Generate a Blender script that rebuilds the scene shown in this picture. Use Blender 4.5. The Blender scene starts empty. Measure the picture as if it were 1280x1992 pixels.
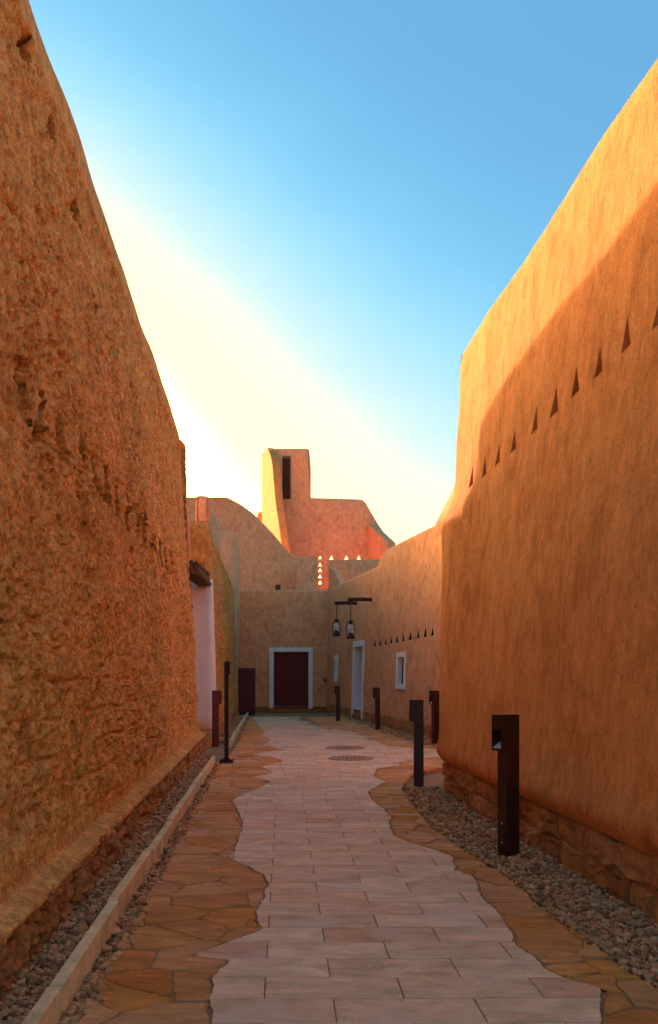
import bpy, bmesh, math, random
import numpy as np
from mathutils import Vector, Matrix, noise as mnoise
from mathutils.geometry import delaunay_2d_cdt

random.seed(7)
R = math.radians
scene = bpy.context.scene
COL = scene.collection

# ------------------------------------------------------------------ camera
F, HY, CAMZ = 1600.0, 1315.0, 1.40          # focal length and horizon row in photo pixels, eye height
cam_d = bpy.data.cameras.new('camera')
cam = bpy.data.objects.new('camera', cam_d)
COL.objects.link(cam)
cam.location = (0, 0, CAMZ)
cam.rotation_euler = (R(90), 0, 0)
cam_d.sensor_fit = 'VERTICAL'
cam_d.sensor_height = 36.0
cam_d.lens = F / 1992.0 * 36.0
cam_d.shift_y = (HY - 996.0) / 1992.0
cam_d.clip_start = 0.05
cam_d.clip_end = 3000
scene.camera = cam

# ------------------------------------------------------------------ sky and sun
SUN_AZ, SUN_EL = R(33.0), R(11.4)           # azimuth to the left of +Y
world = bpy.data.worlds.new('World')
scene.world = world
world.use_nodes = True
wn = world.node_tree
bg = wn.nodes['Background']
sky = wn.nodes.new('ShaderNodeTexSky')
sky.sky_type = 'NISHITA'
sky.sun_disc = False
sky.sun_elevation = SUN_EL
sky.sun_rotation = -SUN_AZ
sky.altitude = 600
sky.air_density = 1.0
sky.dust_density = 4.0
sky.ozone_density = 1.0
# one colour grade for the whole dome: the sky model's brightness, from deep blue to the cream glow round the sun, boosted as warm fill for the shade
def wnode(t, **kw):
    n = wn.nodes.new(t)
    for k, v in kw.items(): setattr(n, k, v)
    return n
EXPOSURE, SKYGAIN = 1.5, 3.0
lum = wnode('ShaderNodeRGBToBW'); wn.links.new(sky.outputs[0], lum.inputs[0])
dv = wnode('ShaderNodeMath', operation='DIVIDE'); dv.inputs[1].default_value = 15.0
tcw = wnode('ShaderNodeTexCoord'); sep = wnode('ShaderNodeSeparateXYZ'); wn.links.new(tcw.outputs['Generated'], sep.inputs[0])
hz = wnode('ShaderNodeMath', operation='MULTIPLY_ADD'); wn.links.new(sep.outputs[2], hz.inputs[0])      # dusty air: paler low down
hz.inputs[1].default_value, hz.inputs[2].default_value = -0.85, 1.22
hzc = wnode('ShaderNodeClamp'); hzc.inputs['Min'].default_value, hzc.inputs['Max'].default_value = 0.45, 1.22; wn.links.new(hz.outputs[0], hzc.inputs[0])
lz = wnode('ShaderNodeMath', operation='MULTIPLY'); wn.links.new(lum.outputs[0], lz.inputs[0]); wn.links.new(hzc.outputs[0], lz.inputs[1])
wnz = wnode('ShaderNodeTexNoise'); wnz.inputs['Scale'].default_value = 2.2; wnz.inputs['Detail'].default_value = 4   # faint high haze
wmp = wnode('ShaderNodeMapping'); wmp.inputs['Scale'].default_value = (1.0, 1.6, 2.6); wmp.inputs['Rotation'].default_value = (0, 0.5, 0.4)
wn.links.new(tcw.outputs['Generated'], wmp.inputs[0]); wn.links.new(wmp.outputs[0], wnz.inputs['Vector'])
wma = wnode('ShaderNodeMath', operation='MULTIPLY_ADD'); wma.inputs[1].default_value, wma.inputs[2].default_value = 0.30, 0.85
wn.links.new(wnz.outputs['Fac'], wma.inputs[0])
lw = wnode('ShaderNodeMath', operation='MULTIPLY'); wn.links.new(lz.outputs[0], lw.inputs[0]); wn.links.new(wma.outputs[0], lw.inputs[1])
wn.links.new(lw.outputs[0], dv.inputs[0])
rp = wnode('ShaderNodeValToRGB'); wn.links.new(dv.outputs[0], rp.inputs[0])
stops = [(0.0, (0.046, 0.128, 0.220)), (0.10, (0.055, 0.158, 0.268)), (0.16, (0.082, 0.215, 0.322)), (0.22, (0.145, 0.28, 0.345)), (0.29, (0.24, 0.325, 0.325)),
         (0.37, (0.40, 0.39, 0.285)), (0.46, (0.72, 0.55, 0.262)), (0.55, (1.4, 0.94, 0.275)), (0.65, (2.8, 1.70, 0.40)), (0.80, (5.4, 3.15, 1.0)), (1.0, (9.0, 5.1, 1.6))]
el = rp.color_ramp.elements
while len(el) < len(stops): el.new(0.5)
for e, (p, c) in zip(el, stops):
    e.position = p; e.color = (c[0] / 25, c[1] / 25, c[2] / 25, 1)
mx = wnode('ShaderNodeMath', operation='MAXIMUM'); mx.inputs[1].default_value = 1.0
wn.links.new(dv.outputs[0], mx.inputs[0])
ml = wnode('ShaderNodeMath', operation='MULTIPLY'); ml.inputs[1].default_value = 25.0 * SKYGAIN / 0.12 / 2 ** EXPOSURE
wn.links.new(mx.outputs[0], ml.inputs[0])
m2 = wnode('ShaderNodeVectorMath', operation='SCALE')
wn.links.new(rp.outputs[0], m2.inputs[0]); wn.links.new(ml.outputs[0], m2.inputs['Scale'])
wn.links.new(m2.outputs[0], bg.inputs[0])
bg.inputs[1].default_value = 0.12
sun_d = bpy.data.lights.new('sun', 'SUN')
sun_d.energy = 2.7
sun_d.angle = R(0.6)
sun_d.color = (1.0, 0.66, 0.46)
sun = bpy.data.objects.new('sun', sun_d)
COL.objects.link(sun)
sdir = Vector((-math.sin(SUN_AZ) * math.cos(SUN_EL), math.cos(SUN_AZ) * math.cos(SUN_EL), math.sin(SUN_EL)))
sun.rotation_euler = sdir.to_track_quat('Z', 'Y').to_euler()
sun.location = (-20, 30, 20)
scene.view_settings.view_transform = 'Standard'
scene.view_settings.look = 'None'
scene.view_settings.exposure = EXPOSURE
scene.view_settings.gamma = 1.0
scene.view_settings.use_curve_mapping = False
scene.cycles.max_bounces = 16
scene.cycles.diffuse_bounces = 12

# ------------------------------------------------------------------ helpers
def g(px, py, z=0.0):
    """point of height z on the ground seen at photo pixel px,py"""
    Y = F * (CAMZ - z) / (py - HY)
    return (px - 640.0) * Y / F, Y

def tag(o, label=None, cat=None, group=None, kind=None):
    if label: o['label'] = label
    if cat: o['category'] = cat
    if group: o['group'] = group
    if kind: o['kind'] = kind
    elif cat: o['kind'] = 'thing'
    return o

def mesh_obj(name, verts, faces, mats, parent=None, smooth=False, midx=None):
    me = bpy.data.meshes.new(name)
    me.from_pydata([tuple(v) for v in verts], [], [tuple(f) for f in faces])
    if not isinstance(mats, (list, tuple)): mats = [mats]
    for m in mats: me.materials.append(m)
    if midx is not None: me.polygons.foreach_set('material_index', midx)
    if smooth is True:
        me.polygons.foreach_set('use_smooth', [True] * len(me.polygons))
    elif smooth:
        me.polygons.foreach_set('use_smooth', smooth)
    me.update()
    o = bpy.data.objects.new(name, me)
    COL.objects.link(o)
    if parent: o.parent = parent
    return o

def bm_obj(name, bm, mat, parent=None, smooth=False):
    me = bpy.data.meshes.new(name)
    bm.normal_update()
    bm.to_mesh(me); bm.free()
    for m in (mat if isinstance(mat, (list, tuple)) else [mat]): me.materials.append(m)
    if smooth: me.polygons.foreach_set('use_smooth', [True] * len(me.polygons))
    o = bpy.data.objects.new(name, me)
    COL.objects.link(o)
    if parent: o.parent = parent
    return o

def empty(name, loc=(0, 0, 0), rz=0.0):
    o = bpy.data.objects.new(name, None)
    o.empty_display_size = 0.1
    o.location = loc
    o.rotation_euler = (0, 0, rz)
    COL.objects.link(o)
    return o

def add_box(bm, x0, x1, y0, y1, z0, z1, bev=0.0, jit=0.0):
    vs = [bm.verts.new((x + random.uniform(-jit, jit), y + random.uniform(-jit, jit), z + random.uniform(-jit, jit)))
          for z in (z0, z1) for y in (y0, y1) for x in (x0, x1)]
    fs = [(0, 2, 3, 1), (4, 5, 7, 6), (0, 1, 5, 4), (2, 6, 7, 3), (0, 4, 6, 2), (1, 3, 7, 5)]
    faces = [bm.faces.new([vs[i] for i in f]) for f in fs]
    if bev > 0:
        es = list({e for f in faces for e in f.edges})
        bmesh.ops.bevel(bm, geom=es, offset=bev, segments=2, profile=0.6, affect='EDGES')

def box_obj(name, x0, x1, y0, y1, z0, z1, mat, parent=None, bev=0.004, jit=0.0):
    bm = bmesh.new()
    add_box(bm, x0, x1, y0, y1, z0, z1, bev, jit)
    return bm_obj(name, bm, mat, parent)

def add_tube(bm, pts, rad, n=8, closed_ends=True):
    pts = [Vector(p) for p in pts]
    rads = rad if isinstance(rad, (list, tuple)) else [rad] * len(pts)
    rings = []
    up = None
    for i, p in enumerate(pts):
        d = (pts[min(i + 1, len(pts) - 1)] - pts[max(i - 1, 0)]).normalized()
        if up is None:
            up = Vector((0, 0, 1)) if abs(d.z) < 0.9 else Vector((1, 0, 0))
        a = d.cross(up).normalized()
        b = a.cross(d).normalized()
        up = b
        rings.append([bm.verts.new(p + (a * math.cos(t) + b * math.sin(t)) * rads[i])
                      for t in [2 * math.pi * k / n for k in range(n)]])
    for r0, r1 in zip(rings, rings[1:]):
        for k in range(n):
            bm.faces.new((r0[k], r0[(k + 1) % n], r1[(k + 1) % n], r1[k]))
    if closed_ends:
        bm.faces.new(rings[0][::-1]); bm.faces.new(rings[-1])

def add_lathe(bm, prof, n=20, cap=True):
    rings = [[bm.verts.new((r * math.cos(2 * math.pi * k / n), r * math.sin(2 * math.pi * k / n), z)) for k in range(n)] for r, z in prof]
    for r0, r1 in zip(rings, rings[1:]):
        for k in range(n):
            bm.faces.new((r0[k], r0[(k + 1) % n], r1[(k + 1) % n], r1[k]))
    if cap:
        bm.faces.new(rings[0][::-1]); bm.faces.new(rings[-1])

# numpy value noise --------------------------------------------------
def _hash(ix, iy, iz, seed):
    with np.errstate(over='ignore'):
        h = (ix.astype(np.uint32) * np.uint32(374761393) + iy.astype(np.uint32) * np.uint32(668265263)
             + iz.astype(np.uint32) * np.uint32(2246822519) + np.uint32((seed * 3266489917) & 0xffffffff))
        h ^= h >> np.uint32(15); h *= np.uint32(2246822519)
        h ^= h >> np.uint32(13); h *= np.uint32(3266489917)
        h ^= h >> np.uint32(16)
    return h.astype(np.float64) / 4294967295.0

def vn(x, y, z=0.0, seed=1):
    x = np.asarray(x, float); y = np.asarray(y, float); z = np.zeros_like(x) + z
    ix, iy, iz = np.floor(x), np.floor(y), np.floor(z)
    fx, fy, fz = x - ix, y - iy, z - iz
    ix, iy, iz = (a.astype(np.int64) for a in (ix, iy, iz))
    fx, fy, fz = (f * f * f * (f * (f * 6 - 15) + 10) for f in (fx, fy, fz))
    r = 0
    for dx in (0, 1):
        for dy in (0, 1):
            for dz in (0, 1):
                w = (fx if dx else 1 - fx) * (fy if dy else 1 - fy) * (fz if dz else 1 - fz)
                r = r + w * _hash(ix + dx, iy + dy, iz + dz, seed)
    return r

def fbm(x, y, z=0.0, seed=1, oct=4, gain=0.5):
    a, s, t = 1.0, 0.0, 0.0
    x = np.asarray(x, float); y = np.asarray(y, float)
    for o in range(oct):
        s = s + a * vn(x, y, z, seed + o * 17); t += a
        x = x * 2.03 + 5.3; y = y * 2.03 + 1.7; z = z * 2.03 + 3.1; a *= gain
    return s / t

def sstep(a, b, x):
    t = np.clip((np.asarray(x, float) - a) / (b - a), 0, 1)
    return t * t * (3 - 2 * t)

# ------------------------------------------------------------------ materials
def new_mat(name):
    m = bpy.data.materials.new(name)
    m.use_nodes = True
    return m, m.node_tree, m.node_tree.nodes['Principled BSDF']

def nd(nt, typ, **kw):
    n = nt.nodes.new(typ)
    for k, v in kw.items(): setattr(n, k, v)
    return n

def noise_node(nt, vec, scale, detail=4, rough=0.55, mscale=None, dist=0.0):
    if mscale:
        mp = nd(nt, 'ShaderNodeMapping'); mp.inputs['Scale'].default_value = mscale
        nt.links.new(vec, mp.inputs[0]); vec = mp.outputs[0]
    n = nd(nt, 'ShaderNodeTexNoise')
    n.inputs['Scale'].default_value = scale
    n.inputs['Detail'].default_value = detail
    n.inputs['Roughness'].default_value = rough
    n.inputs['Distortion'].default_value = dist
    nt.links.new(vec, n.inputs['Vector'])
    return n.outputs['Fac']

def ramp(nt, fac, stops):
    r = nd(nt, 'ShaderNodeValToRGB')
    e = r.color_ramp.elements
    while len(e) < len(stops): e.new(0.5)
    for el, (p, c) in zip(e, stops):
        el.position = p
        el.color = (c, c, c, 1) if isinstance(c, (int, float)) else (*c, 1)
    nt.links.new(fac, r.inputs[0])
    return r.outputs[0]

def mix(nt, fac, a, b, mode='MIX'):
    m = nd(nt, 'ShaderNodeMix', data_type='RGBA', blend_type=mode)
    for sock, v in ((m.inputs[0], fac), (m.inputs[6], a), (m.inputs[7], b)):
        if isinstance(v, (int, float)): sock.default_value = v
        elif isinstance(v, (tuple, list)): sock.default_value = (*v, 1)
        else: nt.links.new(v, sock)
    return m.outputs[2]

def bump(nt, bsdf, h, strength, dist, prev=None):
    b = nd(nt, 'ShaderNodeBump')
    b.inputs['Strength'].default_value = strength
    b.inputs['Distance'].default_value = dist
    nt.links.new(h, b.inputs['Height'])
    if prev is not None: nt.links.new(prev, b.inputs['Normal'])
    nt.links.new(b.outputs[0], bsdf.inputs['Normal'])
    return b.outputs[0]

def mud_mat(name, a, b, c, streak=(5, 5, 1.1), bs=0.5, fine=90, pits=0.0, st2z=0.28, soft=False, grit_pit_shade=0.0, straw=0.0):
    m, nt, bs_ = new_mat(name)
    co = nd(nt, 'ShaderNodeTexCoord').outputs['Object']
    big = noise_node(nt, co, 0.7, 5, 0.6)
    st = noise_node(nt, co, 2.2, 6, 0.65, streak)
    st2 = noise_node(nt, co, 9.0, 5, 0.7, (1, 1, st2z), 0.5 if soft else 0.0)
    fi = noise_node(nt, co, fine, 3, 0.6)
    col = mix(nt, ramp(nt, big, [(0.35, 0.0), (0.68, 1.0)]), a, b)
    pat = noise_node(nt, co, 1.9, 6, 0.7, (1, 1, 0.75), 1.0)
    col = mix(nt, 1.0, col, mix(nt, ramp(nt, pat, [(0.34, 0.0), (0.52, 1.0)]), (0.80, 0.72, 0.64), (1.04, 1.04, 1.04)), 'MULTIPLY')
    col = mix(nt, ramp(nt, st, [(0.45, 0.0), (0.75, 0.75)]), col, c)
    dk = mix(nt, ramp(nt, st2, [(0.30, 0.0), (0.62, 1.0)]), (0.80, 0.75, 0.70) if soft else (0.62, 0.55, 0.48), (1.08, 1.08, 1.08))
    col = mix(nt, 1.0, col, dk, 'MULTIPLY')
    gr = mix(nt, ramp(nt, fi, [(0.30, 0.0), (0.65, 1.0)]), (0.74, 0.70, 0.66), (1.08, 1.08, 1.08))
    col = mix(nt, 1.0, col, gr, 'MULTIPLY')
    if grit_pit_shade:  # flecks of grit and straw, with the shade of small pits put into the colour
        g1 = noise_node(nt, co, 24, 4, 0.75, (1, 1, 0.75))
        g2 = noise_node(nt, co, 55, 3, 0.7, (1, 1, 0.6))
        col = mix(nt, ramp(nt, g1, [(0.56, 0.0), (0.68, grit_pit_shade)]), col, mix(nt, 1.0, col, (0.50, 0.40, 0.33), 'MULTIPLY'))
        col = mix(nt, ramp(nt, g2, [(0.58, 0.0), (0.68, grit_pit_shade * 0.9)]), col, mix(nt, 1.0, col, (0.50, 0.40, 0.33), 'MULTIPLY'))
        col = mix(nt, ramp(nt, g2, [(0.30, grit_pit_shade * 0.5), (0.40, 0.0)]), col, mix(nt, 1.0, col, (1.15, 1.25, 1.4), 'MULTIPLY'))
    if straw:
        f1 = noise_node(nt, co, 30, 3, 0.7, (1, 1, 0.30), 0.8)
        f2 = noise_node(nt, co, 70, 2, 0.6, (1.2, 0.8, 0.35), 1.2)
        col = mix(nt, ramp(nt, f1, [(0.60, 0.0), (0.70, straw)]), col, mix(nt, 1.0, col, (0.55, 0.45, 0.36), 'MULTIPLY'))
        col = mix(nt, ramp(nt, f2, [(0.62, 0.0), (0.70, straw)]), col, mix(nt, 1.0, col, (1.12, 1.25, 1.5), 'MULTIPLY'))
        vc = nd(nt, 'ShaderNodeTexVoronoi', feature='DISTANCE_TO_EDGE'); vc.inputs['Scale'].default_value = 1.1
        wp = nd(nt, 'ShaderNodeMix', data_type='VECTOR'); wp.inputs[0].default_value = 0.16
        nz = nd(nt, 'ShaderNodeTexNoise'); nz.inputs['Scale'].default_value = 3.0; nz.inputs['Detail'].default_value = 5
        nt.links.new(co, nz.inputs['Vector']); nt.links.new(co, wp.inputs[4]); nt.links.new(nz.outputs['Color'], wp.inputs[5])
        nt.links.new(wp.outputs[1], vc.inputs['Vector'])
        ck = ramp(nt, vc.outputs['Distance'], [(0.0, 0.28 * straw), (0.005, 0.0)])
        col = mix(nt, ck, col, mix(nt, 1.0, col, (0.45, 0.36, 0.30), 'MULTIPLY'))
    nt.links.new(col, bs_.inputs['Base Color'])
    bs_.inputs['Roughness'].default_value = 0.95
    bs_.inputs['Specular IOR Level'].default_value = 0.15
    p = bump(nt, bs_, st2, bs, 0.03)
    p = bump(nt, bs_, fi, bs * 0.8, 0.014 if pits else 0.006, p)
    if pits:
        v = nd(nt, 'ShaderNodeTexVoronoi'); v.inputs['Scale'].default_value = 26
        mp = nd(nt, 'ShaderNodeMapping'); mp.inputs['Scale'].default_value = (1, 1, 0.7)
        nt.links.new(co, mp.inputs[0]); nt.links.new(mp.outputs[0], v.inputs['Vector'])
        bump(nt, bs_, v.outputs['Distance'], pits, 0.02, p)
    return m

MUD_ROUGH = mud_mat('mud_rough', (0.87, 0.42, 0.11), (0.88, 0.45, 0.14), (0.84, 0.36, 0.09), (3, 3, 2.2), 0.7, 60, 0.45, st2z=0.7, grit_pit_shade=0.85)
MUD_RIGHT = mud_mat('mud_plaster', (0.78, 0.315, 0.092), (0.75, 0.275, 0.075), (0.80, 0.36, 0.12), (5, 5, 1.6), 0.40, st2z=0.5, soft=True, straw=0.8)
MUD_PINK = mud_mat('mud_plaster_pink', (0.86, 0.40, 0.195), (0.84, 0.365, 0.165), (0.88, 0.43, 0.22), (2.5, 2.5, 1.6), 0.22, st2z=0.6, soft=True, straw=0.45)
MUD_PALE = mud_mat('mud_plaster_pale', (0.87, 0.44, 0.225), (0.85, 0.40, 0.19), (0.88, 0.47, 0.25), (2.5, 2.5, 1.6), 0.18, st2z=0.6, soft=True)

def plain(name, col, rough=0.7, var=0.25, scale=8, bstr=0.15, bdist=0.005, metal=0.0, mscale=None, spec=0.3):
    m, nt, b = new_mat(name)
    co = nd(nt, 'ShaderNodeTexCoord').outputs['Object']
    n1 = noise_node(nt, co, scale, 6, 0.65, mscale)
    n2 = noise_node(nt, co, scale * 9, 3, 0.6, mscale)
    lo = tuple(c * (1 - var) for c in col); hi = tuple(min(1, c * (1 + var)) for c in col)
    c = mix(nt, ramp(nt, n1, [(0.3, 0.0), (0.7, 1.0)]), lo, hi)
    c = mix(nt, 1.0, c, mix(nt, n2, (0.85, 0.85, 0.85), (1.12, 1.12, 1.12)), 'MULTIPLY')
    nt.links.new(c, b.inputs['Base Color'])
    b.inputs['Roughness'].default_value = rough
    b.inputs['Metallic'].default_value = metal
    b.inputs['Specular IOR Level'].default_value = spec
    bump(nt, b, n2, bstr, bdist)
    return m

WHITE = plain('white_limewash', (0.90, 0.80, 0.73), 0.9, 0.06, 3, 0.25, 0.006)
DARK = plain('dark_interior', (0.03, 0.014, 0.01), 0.9, 0.2, 4)
DOORWOOD = plain('maroon_wood', (0.17, 0.016, 0.010), 0.6, 0.35, 6, 0.4, 0.004, mscale=(8, 8, 0.6))
LOGWOOD = plain('weathered_wood', (0.24, 0.11, 0.05), 0.85, 0.5, 12, 0.7, 0.02, mscale=(3, 0.5, 3))
BEAMWOOD = plain('beam_wood', (0.07, 0.022, 0.012), 0.8, 0.4, 10, 0.5, 0.01)
METAL_BR = plain('brown_painted_metal', (0.055, 0.012, 0.006), 0.45, 0.2, 10, 0.08, 0.002, spec=0.4)
METAL_RED = plain('red_brown_metal', (0.12, 0.013, 0.009), 0.5, 0.2, 10, 0.08, 0.002, spec=0.4)
METAL_BK = plain('black_iron', (0.022, 0.008, 0.006), 0.5, 0.2, 14, 0.1, 0.002, spec=0.4)
ALU = plain('reflector_metal', (0.72, 0.70, 0.66), 0.35, 0.08, 10, 0.05, 0.001)
CAST = plain('cast_iron', (0.46, 0.25, 0.15), 0.7, 0.3, 20, 0.3, 0.004, metal=0.2)
CORD = plain('hanging_cord', (0.13, 0.045, 0.015), 0.8, 0.2)
SAND = plain('sandy_ground', (0.36, 0.20, 0.10), 0.98, 0.25, 2.5, 0.6, 0.02)
MORTAR = plain('mortar_bed', (0.42, 0.20, 0.085), 0.98, 0.25, 12, 0.6, 0.01)
BED = plain('slab_bed', (0.36, 0.18, 0.10), 0.98, 0.3, 12, 0.5, 0.01)

def stone_mat(name, cols, rough=0.9, nscale=5.0, mscale=(1, 2.5, 1), bst=0.5, bd=0.012, spot=0.0, vein=(0.6, 0.55, 0.5)):
    """colour picked per object, veined and stained by noise"""
    m, nt, b = new_mat(name)
    tc = nd(nt, 'ShaderNodeTexCoord').outputs['Object']
    oi = nd(nt, 'ShaderNodeObjectInfo')
    add = nd(nt, 'ShaderNodeVectorMath', operation='ADD')
    nt.links.new(tc, add.inputs[0])
    mul = nd(nt, 'ShaderNodeMath', operation='MULTIPLY'); mul.inputs[1].default_value = 37.0
    nt.links.new(oi.outputs['Random'], mul.inputs[0]); nt.links.new(mul.outputs[0], add.inputs[1])
    co = add.outputs[0]
    k = len(cols)
    base = ramp(nt, oi.outputs['Random'], [(i / (k - 1), c) for i, c in enumerate(cols)])
    n1 = noise_node(nt, co, nscale, 7, 0.68, mscale, 0.4)
    n2 = noise_node(nt, co, nscale * 3.2, 6, 0.7, mscale, 0.8)
    n3 = noise_node(nt, co, 130, 2, 0.5)
    c = mix(nt, 1.0, base, mix(nt, ramp(nt, n1, [(0.32, 0.0), (0.68, 1.0)]), (0.72, 0.68, 0.64), (1.18, 1.18, 1.16)), 'MULTIPLY')
    c = mix(nt, ramp(nt, n2, [(0.28, 0.9), (0.42, 0.0)]), c, mix(nt, 1.0, base, vein, 'MULTIPLY'))
    c = mix(nt, 1.0, c, mix(nt, n3, (0.82, 0.82, 0.82), (1.14, 1.14, 1.14)), 'MULTIPLY')
    if spot:
        pt = noise_node(nt, co, 38, 4, 0.75, (1, 2.0, 1))
        c = mix(nt, ramp(nt, pt, [(0.60, 0.0), (0.70, 0.75)]), c, mix(nt, 1.0, c, (0.60, 0.48, 0.40), 'MULTIPLY'))
        sm = noise_node(nt, co, 1.3, 5, 0.7)
        c = mix(nt, ramp(nt, sm, [(0.50, 0.0), (0.70, 0.55)]), c, mix(nt, 1.0, c, (0.70, 0.56, 0.46), 'MULTIPLY'))
        n4 = noise_node(nt, co, 1.7, 4, 0.6)
        c = mix(nt, ramp(nt, n4, [(0.52, 0.0), (0.66, spot)]), c, (0.80, 0.60, 0.46))
    nt.links.new(c, b.inputs['Base Color'])
    b.inputs['Roughness'].default_value = rough
    b.inputs['Specular IOR Level'].default_value = 0.25
    p = bump(nt, b, n2, bst, bd)
    bump(nt, b, n3, bst * 0.6, 0.003, p)
    return m

SLAB = stone_mat('travertine_slab', [(0.88, 0.53, 0.31), (0.90, 0.58, 0.36), (0.86, 0.48, 0.275), (0.91, 0.62, 0.40), (0.88, 0.535, 0.315), (0.79, 0.40, 0.225), (0.90, 0.60, 0.375)], 0.72, 3.6, (1, 2.4, 1), 0.5, 0.006, 0.45, (0.62, 0.52, 0.46))
FLAG = stone_mat('orange_flagstone', [(0.82, 0.34, 0.09), (0.84, 0.41, 0.17), (0.72, 0.245, 0.045), (0.85, 0.45, 0.24), (0.82, 0.31, 0.055), (0.80, 0.39, 0.19), (0.76, 0.28, 0.07)], 0.85, 3.4, (1, 3.0, 1), 1.0, 0.022, 0.0, (0.50, 0.40, 0.34))
PLINTH = stone_mat('plinth_rubble', [(0.58, 0.22, 0.065), (0.66, 0.28, 0.09), (0.48, 0.165, 0.045), (0.68, 0.31, 0.11), (0.55, 0.20, 0.055)], 0.95, 7.0, (1, 1, 1), 0.9, 0.03)
KERBST = stone_mat('kerb_limestone', [(0.88, 0.63, 0.33), (0.85, 0.59, 0.30), (0.89, 0.65, 0.35)], 0.85, 4.0, (1, 1, 1), 0.25, 0.004)

def gravel_mat():
    m, nt, b = new_mat('gravel_stone')
    at = nd(nt, 'ShaderNodeAttribute'); at.attribute_name = 'tone'
    c = ramp(nt, at.outputs['Fac'], [(0.0, (0.20, 0.075, 0.026)), (0.4, (0.52, 0.24, 0.095)), (0.75, (0.76, 0.40, 0.175)), (1.0, (0.55, 0.20, 0.055))])
    co = nd(nt, 'ShaderNodeTexCoord').outputs['Object']
    n = noise_node(nt, co, 90, 3)
    c = mix(nt, 1.0, c, mix(nt, n, (0.7, 0.7, 0.7), (1.2, 1.2, 1.2)), 'MULTIPLY')
    nt.links.new(c, b.inputs['Base Color']); b.inputs['Roughness'].default_value = 0.95
    bump(nt, b, n, 0.4, 0.004)
    return m
GRAVEL = gravel_mat()

def glass_mat():
    m, nt, b = new_mat('lantern_glass')
    b.inputs['Base Color'].default_value = (0.93, 0.86, 0.76, 1)
    b.inputs['Roughness'].default_value = 0.35
    b.inputs['Transmission Weight'].default_value = 0.55
    b.inputs['IOR'].default_value = 1.2
    return m
GLASS = glass_mat()

# ------------------------------------------------------------------ mud wall builder
def round_path(pts, rad, step):
    """polyline with rounded corners, resampled; rad per inner corner"""
    pts = [Vector(p) for p in pts]
    out = [pts[0]]
    if not isinstance(rad, (list, tuple)): rad = [rad] * (len(pts) - 2)
    for i in range(1, len(pts) - 1):
        a, b, c = pts[i - 1], pts[i], pts[i + 1]
        u, v = (a - b).normalized(), (c - b).normalized()
        ang = u.angle(v)
        r = rad[i - 1]
        if ang > math.pi - 0.02 or r <= 0:
            out.append(b); continue
        d = min(r / math.tan(ang / 2), (a - b).length * 0.48, (c - b).length * 0.48)
        p0, p1 = b + u * d, b + v * d
        n = 10
        for k in range(n + 1):
            t = k / n
            out.append(p0 * (1 - t) ** 2 + b * 2 * t * (1 - t) + p1 * t * t)
    out.append(pts[-1])
    res = [out[0]]
    for a, b in zip(out, out[1:]):
        L = (b - a).length
        if L < 1e-6: continue
        st = step((a + b) / 2) if callable(step) else step
        n = max(1, int(math.ceil(L / st)))
        if callable(step) and n > 1:
            # variable steps
            t = 0.0
            while True:
                st = step(a + (b - a) * (t / L))
                if t + st * 1.3 > L: break
                t += st
                res.append(a + (b - a) * (t / L))
            res.append(b)
        else:
            for k in range(1, n + 1): res.append(a + (b - a) * (k / n))
    return res

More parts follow.
